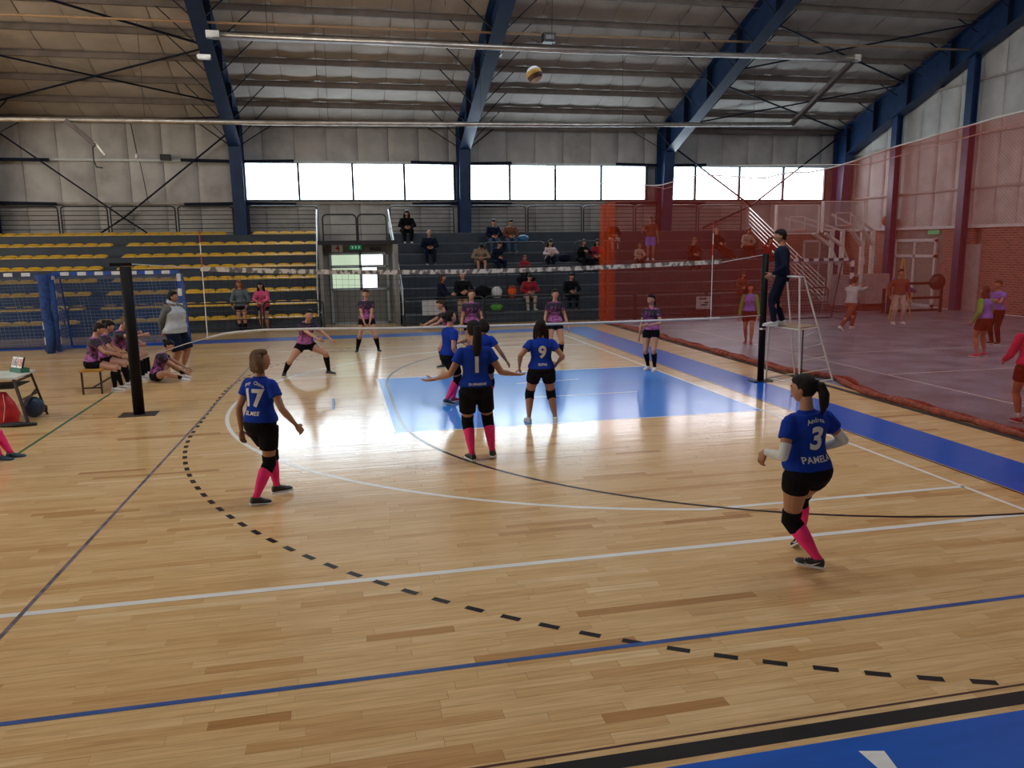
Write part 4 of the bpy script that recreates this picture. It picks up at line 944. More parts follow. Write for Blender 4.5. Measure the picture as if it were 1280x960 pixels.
def person(label, loc, face, H, pose=None, top='blue', bottom='black', sex='f', b=1.0, skin='b', hair='black', hs='pony', long_leg=0, sleeve=.5, shoe='shoe_black', sock=None, sock_h=.85, pads=False,
           legw=False, vox=.013, number=None, names=None, armsleeve=False, coat=0, sleevem=None, group=None, cap=None, waistband=None, hood=False, hand_r=1.0, sitting=False):
    # local frame: x = own right, y = forward, z = up, heights in units of stature
    p = dict(pz=.515, px=0, py=0, lean=3, side=0, twist=0, pyaw=0, hy=0, hp=0, ht=0, fL=(-.055, .0, .045), fR=(.055, 0, .045), fyL=8, fyR=-8, ftL=0, ftR=0, kL=(-.1, 1, 0), kR=(.1, 1, 0),
             hL=(-.16, .04, .44), hR=(.16, .04, .44), eL=(-.4, -1, 0), eR=(.4, -1, 0), curl=.5)
    p.update(pose or {})
    H = H*1.03
    root = thing('person', label, 'person', loc, -rad(face), group)
    S = lambda v: V(v)*H
    Rp = rotm(rad(p['pyaw']), rad(p['lean']*.4), rad(p['side']*.4)); Rc = rotm(rad(p['twist']+p['pyaw']), rad(p['lean']*1.25), rad(p['side']))
    P = S((p['px'], p['py'], p['pz'])); Ls = .295*H
    upP, upC = Rp @ V((0, 0, 1)), Rc @ V((0, 0, 1)); mid = P+upP*Ls*.5; T = mid+upC*Ls*.5
    def spine(s):
        if s < 0: return P+upP*Ls*s
        if s > 1: return T+upC*Ls*(s-1)
        return P*(1-s)**2+mid*2*s*(1-s)+T*s*s
    def frame(s):
        k = min(1, max(0, s)); x = ((Rp @ V((1, 0, 0)))*(1-k)+(Rc @ V((1, 0, 0)))*k).normalized(); y = ((Rp @ V((0, 1, 0)))*(1-k)+(Rc @ V((0, 1, 0)))*k); y = (y-x*y.dot(x)).normalized(); return x, y
    f_ = sex == 'f'
    bw = 1+(b-1)*1.15
    if f_: prof = [(-.22, .055, .050), (-.10, .092, .070), (.02, .100, .074), (.14, .096, .068), (.30, .078, .058), (.42, .072, .053), (.58, .078, .058), (.74, .086, .064), (.88, .090, .056), (.97, .074, .044)]
    else: prof = [(-.22, .055, .050), (-.10, .088, .066), (.02, .092, .068), (.14, .089, .065), (.30, .083, .062), (.42, .082, .061), (.58, .090, .066), (.74, .100, .072), (.88, .104, .060), (.97, .074, .046)]
    def rings(infl, lo=-.22, hi=.97, slim=1.0, flare=0):
        out = []
        for s_, rx, ry in prof:
            if s_ < lo-.01 or s_ > hi+.01: continue
            kx = bw if s_ < .8 else 1+(b-1)*.4
            x, y = frame(s_); dy = -.010 if s_ < .1 else (.004 if s_ > .5 else 0)
            if b > 1.15 and .1 < s_ < .6: dy += .012
            if slim != 1 and .2 < s_ < .6: rx = rx+(.088-rx)*slim*.6; ry = ry+(.064-ry)*slim*.6
            fl = flare*max(0, (.3-s_)) if s_ < .3 else 0
            out.append((spine(s_)+y*dy*H, x, y, (rx*kx+infl+fl)*H, (ry*kx+infl+fl)*H))
        return out
    hipx = .052*bw; JH = {}; JK = {}; JA = {}; JS = {}; JE = {}; JW = {}
    for sd, sg_ in (('L', -1), ('R', 1)):
        x, y = frame(0); JH[sd] = P+x*sg_*hipx*H-upP*.012*H
        Rf = Rp if not sitting else Rp
        JK[sd], JA[sd] = ik(JH[sd], S(p['f'+sd]), .245*H, .232*H, V(p['k'+sd]))
        xc, yc = frame(1); JS[sd] = T-upC*.040*H+xc*sg_*(.089 if f_ else .108)*H*(1+(b-1)*.4)
        JE[sd], JW[sd] = ik(JS[sd], S(p['h'+sd]), .170*H, .150*H, V(p['e'+sd]))
    wq = 1+(b-1)*.8
    def leg_r(k): return [(0, .056), (.12, .056), (.3, .050), (.7, .038), (1.0, .031), ]
    # ---- body
    bm = MB(); bm.loft(rings(0), 14)
    bm.loft([(T-upC*.02*H, *frame(1), .040*H, .036*H), (T+upC*.03*H, *frame(1), .030*H, .031*H), (T+upC*.075*H, *frame(1), .028*H, .030*H)], 12)
    for sd in 'LR':
        h, k, a = JH[sd], JK[sd], JA[sd]; sgn = -1 if sd == 'L' else 1
        bm.tube([h, sub(h, k, .25), sub(h, k, .6), sub(h, k, .9), k], [.056*H*wq, .053*H*wq, .043*H*wq, .033*H*wq, .032*H*wq], 12)
        bm.ball(k, .032*H*wq)
        back = (JA[sd]-JK[sd]).cross(V((1, 0, 0))).normalized(); back = back if back.y < 0 else -back
        bm.tube([k, sub(k, a, .28)+back*.008*H, sub(k, a, .55)+back*.004*H, sub(k, a, .88), a], [.030*H*wq, .035*H*wq, .029*H*wq, .0185*H*wq, .019*H], 12)
        s0, e, w_ = JS[sd], JE[sd], JW[sd]
        bm.ball(s0, .031*H*(1.12 if not f_ else 1)); bm.tube([s0, sub(s0, e, .4), e], [.029*H*wq, .0255*H*wq, .021*H*wq], 10); bm.ball(e, .0205*H*wq)
        bm.tube([e, sub(e, w_, .3), sub(e, w_, .85), w_], [.0205*H*wq, .0215*H*wq, .0145*H, .0135*H], 10)
    # ---- head
    Rh = Rc @ rotm(rad(p['hy']), rad(p['hp']), rad(p['ht'])); hc = T+upC*.064*H+(Rc @ V((0, .012, 0)))*H+Rh @ V((0, .008, .042))*H
    def headf(x, y, z):
        if z < 0:
            k = -z; x *= 1-.34*k**1.4; y = y*(1-.10*k) if y > 0 else y*(1-.45*k)
            if y > 0: y += .05*k
        if y > 0:
            y *= 1-.10*abs(x)
            y -= .10*math.exp(-((abs(x)-.34)**2/.025+(z-.06)**2/.02)); y += .05*math.exp(-((z-.26)**2/.02))*(1 if abs(x) < .6 else 0)
            y += .17*math.exp(-(x*x/.016+(z+.20)**2/.03)); y += .07*math.exp(-(x*x/.05+(z+.55)**2/.012)); y += .08*math.exp(-(x*x/.06+(z+.9)**2/.03))
        return x, y, z
    hd = MB(); hr_ = (.046*H, .056*H, .067*H)
    hd.ball(hc, hr_, Rh, 22, 16, fn=headf)
    for sg_ in (-1, 1):
        hd.ball(hc+Rh @ V((sg_*.0455*H, -.004*H, -.004*H)), (.006*H, .011*H, .016*H), Rh, 8, 6)
        hd.ball(hc+Rh @ V((sg_*.0165*H, .0485*H, .0035*H)), (.0075*H, .004*H, .0045*H), Rh, 8, 6, m=2); hd.ball(hc+Rh @ V((sg_*.0165*H, .0515*H, .0035*H)), (.0032*H, .0025*H, .0036*H), Rh, 6, 5, m=3)
        hd.ball(hc+Rh @ V((sg_*.0175*H, .0515*H, .0145*H)), (.0105*H, .004*H, .0022*H), Rh, 8, 5, m=3)
    hd.ball(hc+Rh @ V((0, .0535*H, -.0365*H)), (.0125*H, .003*H, .0036*H), Rh, 8, 5, m=1)
    # ---- hands
    hn = MB()
    for sd in 'LR':
        sgn = -1 if sd == 'L' else 1; d = (JW[sd]-JE[sd]).normalized(); hb = p.get('hd'+sd)
        if hb: d = (V(hb)).normalized()
        pn = V(p.get('pn'+sd, (-sgn, 0, 0))); pn = (pn-d*pn.dot(d)).normalized(); sx = d.cross(pn).normalized()   # sx across the palm
        th = sx if (p.get('th'+sd) or V((0, 1, 0)) if True else 0) is not None and sx.dot(V(p.get('th'+sd, (0, 1, 0)))) > 0 else -sx
        w_ = JW[sd]; q = H*hand_r
        hn.loft([(w_-d*.004*q, th, pn, .0125*q, .010*q), (w_+d*.014*q, th, pn, .021*q, .0105*q), (w_+d*.034*q, th, pn, .0245*q, .0100*q), (w_+d*.052*q, th, pn, .0225*q, .0078*q)], 10, pw=.8)
        for k, (off, ln) in enumerate(((.0175, .037), (.006, .042), (-.006, .039), (-.0175, .031))):
            b0 = w_+d*.049*q+th*off*q; c = p['curl']*(1+.12*k); sp_ = th*(off*.35)
            d1 = (d*math.cos(c*.5)+pn*math.sin(c*.5)+sp_).normalized(); d2 = (d*math.cos(c*1.2)+pn*math.sin(c*1.2)+sp_).normalized(); d3 = (d*math.cos(c*1.8)+pn*math.sin(c*1.8)).normalized()
            p1 = b0+d1*ln*.46*q; p2 = p1+d2*ln*.32*q; p3 = p2+d3*ln*.24*q
            hn.tube([b0-d*.006*q, b0, p1, p2, p3], [.0056*q, .0058*q, .0052*q, .0047*q, .0034*q], 7)
        b0 = w_+d*.014*q+th*.014*q; d1 = (d*.55+th*.75+pn*.35).normalized(); d2 = (d*.8+th*.35+pn*.4).normalized()
        p1 = b0+d1*.024*q; p2 = p1+d2*.018*q; p3 = p2+d2*.013*q; hn.tube([b0-d1*.006*q, b0, p1, p2, p3], [.0085*q, .0082*q, .0064*q, .0056*q, .004*q], 7)
    finish([(remesh(bm, vox), 0), (hd, None), (hn, 0)], [SK[skin], m_lip, m_eye, m_dark], 'body', root)
    # ---- top
    tl = MB(); hem = p.get('hem', .06) if not coat else -.22
    tl.loft(([(spine(hem), *frame(hem), (.098*bw+.010)*H, (.072*bw+.012)*H)] if not coat else [])+rings(.010 if not coat else .016, hem+.02, .97, slim=1.0, flare=.03 if not coat else .05), 18)
    if coat > .3:
        xx, yy = frame(0); tl.loft([(spine(-.22-.5*coat), xx, yy, .115*H*bw, .095*H*bw), (spine(-.1), xx, yy, .105*H*bw, .085*H*bw)], 18)
    if f_ and b < 1.3:
        xc, yc = frame(.75)
        for sg_ in (-1, 1): tl.ball(spine(.70)+xc*sg_*.038*H+yc*.048*H, (.036*H*wq, .030*H*wq, .034*H*wq), nu=10, nv=8)
    tl.loft([(T-upC*.045*H, *frame(1), .104*H, .048*H), (T-upC*.022*H, *frame(1), .088*H, .043*H), (T-upC*.006*H, *frame(1), .058*H, .040*H), (T+upC*.008*H, *frame(1), .040*H, .037*H)], 16)
    for sd in 'LR':
        s0, e, w_ = JS[sd], JE[sd], JW[sd]; q = 1.0 if not coat else 1.12
        tl.ball(s0, .0355*H*q*(1 if f_ else 1.08))
        if sleeve <= .62: tl.tube([s0, sub(s0, e, .3), sub(s0, e, sleeve)], [.0365*H*wq, .037*H*wq, .0375*H*wq], 12)
        elif sleevem is None:
            tl.tube([s0, sub(s0, e, .5), e], [.040*H*wq*q, .034*H*wq*q, .029*H*wq*q], 12); tl.ball(e, .029*H*wq*q); tl.tube([e, sub(e, w_, .4), sub(e, w_, sleeve)], [.029*H*wq*q, .027*H*wq*q, .020*H*wq*q], 12)
    shirt_me = remesh(tl, vox*.95, 7)
    shirt = finish([(shirt_me, 0)], M_[top], 'shirt' if not coat else 'jacket', root)
    if sleevem:
        for sd in 'LR':
            s0, e, w_ = JS[sd], JE[sd], JW[sd]; sm = MB(); k_ = sleeve if sleeve > .62 else 0
            sm.ball(s0+(s0-e).normalized()*.0, .0425*H*wq); sm.tube([s0, sub(s0, e, .5), e], [.0425*H*wq, .038*H*wq, .032*H*wq], 12)
            sm.ball(e, .032*H*wq); sm.tube([e, sub(e, w_, .4), sub(e, w_, .96)], [.031*H*wq, .029*H*wq, .021*H*wq], 12)
            finish([(remesh(sm, vox, 3), 0)], M_[sleevem], 'sleeve', root)
    if armsleeve:
        for sd in 'LR':
            s0, e, w_ = JS[sd], JE[sd], JW[sd]; sm = MB(); sm.tube([sub(s0, e, .62), e], [.0285*H, .0245*H], 12); sm.ball(e, .0245*H); sm.tube([e, sub(e, w_, .3), sub(e, w_, .9)], [.0245*H, .025*H, .0185*H], 12)
            finish([(remesh(sm, vox*.8, 2), 0)], M_['white'], 'arm_sleeve', root)
    if hood:
        xc, yc = frame(1); hm = MB(); hm.tube([hc+Rh @ V((-.03, .04, -.085))*H, hc+Rh @ V((-.052, .0, -.072))*H, hc+Rh @ V((-.045, -.045, -.06))*H, hc+Rh @ V((0, -.066, -.052))*H, hc+Rh @ V((.045, -.045, -.06))*H, hc+Rh @ V((.052, .0, -.072))*H, hc+Rh @ V((.03, .04, -.085))*H], [.014*H, .019*H, .025*H, .029*H, .025*H, .019*H, .014*H], 10)
        finish([(remesh(hm, vox, 2), 0)], M_[top], 'hood', root)
    # ---- bottom
    bl = MB(); bl.loft(rings(.006, -.22, .30, flare=0), 16)
    for sd in 'LR':
        h, k, a = JH[sd], JK[sd], JA[sd]
        if long_leg <= 1: bl.tube([h, sub(h, k, .25), sub(h, k, max(.3, long_leg or .38))], [.062*H*wq, .060*H*wq, (.055 if not legw else .056)*H*wq], 14)
        else: bl.tube([h, sub(h, k, .3), k], [.062*H*wq, .056*H*wq, .042*H*wq], 14); bl.ball(k, .042*H*wq); bl.tube([k, sub(k, a, .5), sub(k, a, 1.0)], [.041*H*wq, .036*H*wq, .029*H*(1.2 if legw else 1)], 14)
    finish([(remesh(bl, vox*.95, 3), 0)], M_[bottom], 'shorts' if long_leg <= 1 else 'trousers', root)
    # ---- socks, pads, shoes
    for sd in 'LR':
        h, k, a = JH[sd], JK[sd], JA[sd]; back = (a-k).cross(V((1, 0, 0))).normalized(); back = back if back.y < 0 else -back
        if sock and long_leg <= 1:
            s_ = MB(); t0 = 1-sock_h
            pts = [(t0, .0), (max(t0+.02, .28), .008), (.55, .004), (.88, 0), (1.02, 0)]; rs = [.034*wq+.002, .0375*wq, .0315*wq, .022, .022]
            if sock_h < .5: pts = pts[3:]; pts = [(t0, 0)]+pts; rs = [.0225, .022, .022]
            s_.tube([sub(k, a, q[0])+back*q[1]*H for q in pts], [r_*H for r_ in rs], 14); s_.build('sock', M_[sock], root, smooth=True)
        if pads:
            s_ = MB(); kd = (k-h).normalized(); ad = (a-k).normalized(); fw = -back
            s_.tube([sub(k, h, .22), sub(k, h, .1), k+fw*.004*H, sub(k, a, .12), sub(k, a, .24)], [.042*H*wq, .041*H*wq, .0405*H*wq, .0395*H*wq, .039*H*wq], 14); s_.ball(k+fw*.018*H, (.027*H, .022*H, .034*H), nu=10, nv=8); finish([(remesh(s_, vox*.8, 2), 0)], M_['black'], 'knee_pad', root)
        fy = Matrix.Rotation(rad(-p['fy'+sd]) if sd == 'R' else rad(-p['fy'+sd]), 3, 'Z'); Rft = Matrix.Rotation(rad(-p['fy'+sd])*-1, 3, 'Z') @ Matrix.Rotation(rad(-p['ft'+sd]), 3, 'X')
        X_, Y_, Z_ = Rft @ V((1, 0, 0)), Rft @ V((0, 1, 0)), Rft @ V((0, 0, 1)); an = a; q = H*(1.0 if f_ else 1.06)
        um = MB(); base = an-Z_*.033*H
        um.loft([(base-Y_*.034*q+Z_*.012*q, X_, Z_, .012*q, .013*q), (base-Y_*.028*q+Z_*.017*q, X_, Z_, .0195*q, .021*q), (base-Y_*.008*q+Z_*.020*q, X_, Z_, .0215*q, .024*q), (base+Y_*.022*q+Z_*.017*q, X_, Z_, .022*q, .021*q), (base+Y_*.058*q+Z_*.010*q, X_, Z_, .0265*q, .014*q), (base+Y_*.088*q+Z_*.008*q, X_, Z_, .0235*q, .011*q), (base+Y_*.103*q+Z_*.006*q, X_, Z_, .012*q, .006*q)], 12, pw=.85)
        um.tube([an-Z_*.014*q, an+Z_*.006*q], [.0245*q, .0235*q], 12)
        sl = MB(); sl.loft([(base+Y_*c_*q-Z_*.005*q, X_, Z_, w__*q, .0065*q) for c_, w__ in ((-.038, .012), (-.03, .0205), (0, .023), (.03, .0235), (.06, .0275), (.09, .0245), (.107, .011))], 12, pw=.6)
        sh = finish([(remesh(um, .007, 2) if vox < .011 else um, 0)], M_[shoe[0] if isinstance(shoe, tuple) and sd == 'L' else (shoe[1] if isinstance(shoe, tuple) else shoe)], 'shoe', root)
        finish([(sl, 0)], M_['shoe_white'], 'sole', sh)
        if vox < .009:
            fl = MB()
            for k_ in range(4): fl.tube([base+Y_*(.024+.012*k_)*q+X_*-.012*q+Z_*(.038-.0045*k_)*q, base+Y_*(.024+.012*k_)*q+Z_*(.0415-.0055*k_)*q, base+Y_*(.024+.012*k_)*q+X_*.012*q+Z_*(.038-.0045*k_)*q], .0016*q, 5)
            fl.build('lace', M_['shoe_white'] if number == '3' else M_['shoe_grey'], sh)
            if number == '3':
                for sgn in (-1, 1):
                    mk = MB(); pts = [(.062, .012), (.045, .005), (.03, .004), (.012, .012), (-.012, .026)]; wd = [.002, .006, .0075, .005, .001]
                    mk.v = []; 
                    for (yy_, zz_), ww in zip(pts, wd):
                        for o_ in (-1, 1): mk.v.append(tuple(base+X_*sgn*.0262*q+Y_*yy_*q+Z_*(zz_+o_*ww*.5)*q))
                    mk.f = [(2*i, 2*i+1, 2*i+3, 2*i+2) for i in range(4)]; mk.m = [0]*4; mk.build('side_mark', M_['white'], sh)
    # ---- hair
    hm = MB(); hh = H
    if hs != 'bald':
        hm.ball(hc+Rh @ V((0, -.013, .014))*hh, (.051*hh, .054*hh, .0605*hh), Rh, 18, 12)
        hm.ball(hc+Rh @ V((0, .005, .042))*hh, (.046*hh, .049*hh, .030*hh), Rh, 14, 10)
        pt = lambda *a: hc+Rh @ V(a)*hh
        if hs == 'pony': hm.tube([pt(0, -.05, .03), pt(0, -.082, .022), pt(0, -.098, -.02), pt(.006, -.098, -.075), pt(.012, -.088, -.12)], [.014*hh, .022*hh, .026*hh, .022*hh, .006*hh], 10)
        if hs == 'long_pony': hm.tube([pt(0, -.05, .03), pt(0, -.076, .020), pt(-.002, -.086, -.03), pt(-.006, -.078, -.10), pt(-.010, -.066, -.17), pt(-.012, -.058, -.22)], [.018*hh, .027*hh, .032*hh, .034*hh, .027*hh, .008*hh], 10)
        if hs == 'bun': hm.ball(pt(0, -.07, .035), .025*hh, Rh)
        if hs == 'short': hm.tube([pt(-.034, -.02, -.005), pt(-.025, -.04, -.03), pt(0, -.047, -.035), pt(.025, -.04, -.03), pt(.034, -.02, -.005)], [.014*hh]*5, 8)
        if hs == 'bob':
            for a_ in (-.040, -.020, 0, .020, .040): hm.tube([pt(a_, -.02, .03), pt(a_*1.45, -.046+abs(a_)*.6, -.01), pt(a_*1.45, -.052+abs(a_)*.7, -.045), pt(a_*1.1, -.036+abs(a_)*.6, -.078)], [.026*hh, .029*hh, .027*hh, .012*hh], 9)
        if hs in ('long', 'long_side'):
            for a_ in (-.04, -.022, 0, .022, .04): hm.tube([pt(a_, -.02, .02), pt(a_*1.3, -.04+abs(a_)*.7, -.03), pt(a_*1.4, -.05+abs(a_)*.9, -.09), pt(a_*1.3, -.045+abs(a_)*.8, -.15), pt(a_*.9, -.04+abs(a_)*.6, -.19)], [.02*hh, .022*hh, .021*hh, .019*hh, .006*hh], 9)
        finish([(remesh(hm, max(.008, vox*.8), 2), 0)], HR[hair], 'hair', root)
        if hs in ('pony', 'long_pony'): MB().tube([pt(0, -.058, .0275), pt(0, -.068, .0255)], .021*hh, 10).build('hair_tie', M_['black'], root)
    if cap:
        cm = MB(); cm.tube([hc+Rh @ V((-.047, 0, .0))*H, hc+Rh @ V((-.04, .01, .045))*H, hc+Rh @ V((0, .012, .066))*H, hc+Rh @ V((.04, .01, .045))*H, hc+Rh @ V((.047, 0, .0))*H], .006*H, 6); cm.build('headband', M_[cap], root)
    # ---- lettering pressed onto the back of the shirt
    if number or names:
        bv = BVHTree.FromPolygons([v.co for v in shirt_me.vertices], [tuple(p_.vertices) for p_ in shirt_me.polygons])
        def press(txt, size, s_, nm, mt, bold=.03, arch=0, front=False, space=1.0, xo=0):
            me = text_mesh(txt, size*H, bold, space); bmm = bmesh.new(); bmm.from_mesh(me)
            for _ in range(3):
                ed = [e for e in bmm.edges if e.calc_length() > .018*H]
                if not ed: break
                bmesh.ops.subdivide_edges(bmm, edges=ed, cuts=1); bmesh.ops.triangulate(bmm, faces=bmm.faces[:])
            x, y = frame(s_); o_ = spine(s_); up_ = x.cross(y); sd_ = 1 if front else -1
            for v in bmm.verts:
                u = (v.co.x+xo*H)*(-1 if front else 1); w_ = v.co.y - arch*(v.co.x/H)**2*H
                st = o_+x*u+up_*w_+y*sd_*.4*H; hit = bv.ray_cast(st, y*-sd_)
                v.co = (hit[0]+y*sd_*.0035) if hit[0] is not None else o_+x*u+up_*w_+y*sd_*.07*H
            me2 = bpy.data.meshes.new(nm); bmm.to_mesh(me2); bmm.free(); me2.materials.append(mt); ob = bpy.data.objects.new(nm, me2); C.objects.link(ob); ob.parent = shirt
        if number: press(number, .150, .57, 'number', M_['white'], .035)
        for txt, sz, s_, ar in (names or []): press(txt, sz, s_, 'lettering', M_['white'], .02, ar, space=1.05)
    return root
# ---------------- players in blue
person('player in blue shirt number 17 with brown bobbed hair, at left of the court', (-7.34, -5.18, 0), 38, 1.60,
       dict(pz=.505, lean=4, hy=-42, hp=-14, fL=(-.03, .135, .055), fR=(.01, -.10, .05), fyL=-30, fyR=-26, ftR=8, kL=(-.1, 1, 0), kR=(0, 1, 0), hL=(-.14, -.03, .455), hR=(.205, .09, .495), eL=(-.5, -.8, 0), eR=(.4, -1, 0), curl=.55),
       b=1.09, skin='b', hair='fair', hs='bob', shoe='shoe_black', sock='pink', sock_h=.84, pads=True, long_leg=.60, vox=.0085, number='17', names=[('Bony   China', .028, .90, 4), ('EL.MEE', .034, .26, 0)], sleeve=.5)
person('player in blue shirt number 1 with a long black ponytail and both arms spread low', (-4.90, -4.18, 0), 0, 1.72,
       dict(pz=.512, lean=2, hy=10, fL=(-.035, .0, .045), fR=(.115, .03, .05), fyL=14, fyR=-14, ftR=10, kL=(-.1, 1, 0), kR=(.15, 1, 0), hL=(-.275, .09, .575), hR=(.285, .06, .590), eL=(-.3, -.6, -1), eR=(.3, -.6, -1), pnL=(.1, -.1, 1), pnR=(-.1, -.1, 1), hdL=(-1, .2, -.1), hdR=(1, .2, -.12), curl=.25),
       b=1.06, skin='b', hair='black', hs='long_pony', shoe='shoe_black', sock='pink', sock_h=.80, pads=True, long_leg=.66, vox=.0085, number='1', names=[('GUERRERAS', .022, .14, 0)])
person('player in blue shirt number 9 with black knee pads and white shoes, standing legs apart', (-3.59, -2.33, 0), 5, 1.55,
       dict(pz=.50, lean=2, hy=-14, hp=-18, fL=(-.120, .016, .045), fR=(.125, -.012, .045), fyL=10, fyR=-10, hL=(-.20, .05, .535), hR=(.155, .06, .545), eL=(-.7, -1, 0), eR=(.6, -1, 0), curl=.5),
       b=1.16, skin='b', hair='black', hs='long', shoe='shoe_white', pads=True, long_leg=.45, vox=.0095, number='9', names=[('SOFIA', .030, .20, 0)])
person('player in blue shirt number 3 with white arm sleeves and pink socks, nearest the camera', (-2.88, -8.17, 0), -8, 1.60,
       dict(pz=.50, lean=3, side=-4, px=-.01, py=.02, twist=-4, hy=38, hp=-4, fL=(.045, -.02, .055), fR=(.145, .22, .085), fyL=50, fyR=-4, ftL=-6, ftR=36, kL=(-.75, .8, 0), kR=(-.15, 1, 0), hL=(-.165, .15, .58), hR=(.085, .10, .575), eL=(-.35, -.8, -.7), eR=(1, -.6, -.1), curl=.6, thL=(.3, 1, 0), hdL=(-.15, .35, -1)),
       b=1.16, skin='b', hair='black', hs='pony', shoe='shoe_black', sock='pink', sock_h=.84, pads=True, long_leg=.36, vox=.0075, number='3', names=[('Andrea', .030, .88, 5), ('PAMELA', .042, .24, 0)], armsleeve=True)
person('player in blue shirt with pink socks stepping right and looking up, left of number 1', (-4.72, -.55, 0), 68, 1.59,
       dict(pz=.495, lean=4, hy=-6, hp=-24, fL=(-.06, .07, .05), fR=(.03, -.06, .06), ftR=16, kL=(0, 1, 0), kR=(0, 1, 0), hL=(-.10, .20, .62), hR=(.13, .06, .48), eL=(-.3, -1, -.3), eR=(.4, -1, 0)),
       b=1.08, skin='a', hair='black', hs='bun', shoe=('shoe_maroon', 'shoe_teal'), sock='pink', pads=True, long_leg=.7, vox=.010)
person('player in blue shirt mostly hidden behind number 1', (-4.22, -.95, 0), 25, 1.45,
       dict(pz=.505, hy=-14, hR=(.25, .08, .50), hL=(-.16, .12, .5), eR=(.5, -1, -.1)), b=1.1, skin='b', hair='black', hs='bob', shoe='shoe_black', sock='pink', pads=True, long_leg=.45, vox=.011)
# ---------------- opponents in purple beyond the net
PW_ = dict(top='purple', bottom='black', sock='black', shoe='shoe_black', long_leg=.34, vox=.012)
person('player in purple shirt lunging low with arms out, beyond the net at left', (-7.2, 3.36, 0), 155, 1.66,
       dict(pz=.385, lean=26, hp=-34, hy=-14, fL=(-.23, .13, .045), fR=(.23, -.13, .045), fyL=25, fyR=-30, kL=(-.5, 1, .2), kR=(.5, 1, .2), hL=(-.24, .36, .40), hR=(-.03, .38, .46), eL=(-.6, -.3, -1), eR=(.6, -.3, -1), curl=.35), skin='a', hair='black', hs='pony', **PW_)
person('player in purple shirt waiting with hands together in front of the exit door', (-5.8, 6.75, 0), 180, 1.62,
       dict(pz=.495, lean=8, hp=-4, fL=(-.16, .02, .045), fR=(.16, .0, .045), fyL=12, fyR=-12, hL=(-.035, .16, .44), hR=(.035, .16, .43), eL=(-1, -.6, 0), eR=(1, -.6, 0)), skin='a', hair='brown', hs='bun', b=1.08, **PW_)
person('player in purple shirt turned left with a ponytail, near the right sideline', (-.12, 1.9, 0), 222, 1.58,
       dict(pz=.51, lean=2, hy=-6, hp=-4, fL=(-.07, .05, .045), fR=(.05, -.04, .045), hL=(-.02, .16, .60), hR=(.16, .02, .42), eL=(-1, -.4, -.2), eR=(.6, -.8, 0)), skin='a', hair='black', hs='pony', **{**PW_, 'shoe': 'shoe_white'})
person('player in purple shirt facing the camera right above number 9', (-1.62, 4.05, 0), 182, 1.63, dict(lean=4, hp=-6, hL=(-.17, .08, .46), hR=(.17, .08, .46), pz=.505, fL=(-.09, 0, .045), fR=(.09, 0, .045)), skin='a', hair='black', hs='bun', **{**PW_, 'shoe': 'shoe_white'})
person('player in purple shirt facing the camera, behind the blue group at the net', (-3.52, 4.3, 0), 178, 1.63, dict(lean=3, hp=-14, hL=(-.165, .06, .46), hR=(.165, .06, .46)), skin='a', hair='brown', hs='bun', **PW_)
person('player in purple shirt reaching left, half hidden behind the blue player looking up', (-4.13, 3.7, 0), 262, 1.56, dict(pz=.47, lean=16, hy=10, hp=-10, fL=(-.1, .12, .045), fR=(.08, -.1, .045), hL=(-.10, .33, .57), hR=(.05, .34, .58), eL=(-.2, -.3, -1), eR=(.4, -.3, -1)), skin='a', hair='brown', hs='bun', **PW_)
# ---------------- substitutes
def seated(lab, x, yv, z, face, H, drop, pose=None, **k):
    q = dict(pz=.055, lean=14, hp=4, fL=(-.075, .26, -drop/H+.045), fR=(.075, .26, -drop/H+.045), kL=(-.1, .4, 1), kR=(.1, .4, 1), hL=(-.06, .22, .13), hR=(.06, .22, .13), eL=(-1, -.4, -.2), eR=(1, -.4, -.2)); q.update(pose or {})
    return person(lab, (x, yv, z), face, H, q, sitting=True, **k)
SB = dict(top='purple', bottom='black', sock='black', long_leg=.4, vox=.011, skin='a', group='substitutes on the bench')
seated('substitute in purple shirt at the near end of the bench, hands on lap', -11.08, 2.55, .455, 82, 1.60, .455, dict(hy=-4, hL=(-.02, .24, .15), hR=(.05, .27, .14), fL=(-.06, .28, -.24), fR=(.07, .22, -.24)), hair='black', hs='short', shoe='shoe_white', **SB)
seated('substitute in purple shirt second on the bench, half hidden by the nearest one', -11.05, 3.1, .455, 80, 1.60, .455, dict(), hair='black', hs='bun', shoe='shoe_white', **SB)
seated('substitute in purple shirt with a white headband, leaning forward on the bench', -10.95, 3.75, .455, 92, 1.66, .455, dict(lean=20, hL=(-.05, .28, .30), hR=(.05, .34, .28), hy=-12), hair='fair', hs='bun', shoe='shoe_white', cap='white', **SB)
seated('substitute in purple shirt farthest along the bench, behind the headband wearer', -10.95, 4.3, .455, 92, 1.66, .455, dict(lean=14), hair='fair', hs='bun', shoe='shoe_white', **SB)
person('substitute in purple shirt sitting on the floor beside the bench reaching for her feet', (-10.15, 3.45, 0), 84, 1.60,
       dict(pz=.075, lean=24, hp=-4, hy=-14, fL=(-.12, .30, .045), fR=(.10, .28, .04), kL=(-.6, .2, .8), kR=(.8, .2, .35), hL=(-.10, .34, .13), hR=(.06, .34, .10), eL=(-.7, -.2, .2), eR=(.7, -.2, -.4), ftL=10), sitting=True, top='purple', bottom='black', sock='black', sock_h=.4, long_leg=.4, skin='a', hair='black', hs='bun', shoe='shoe_white', vox=.011)
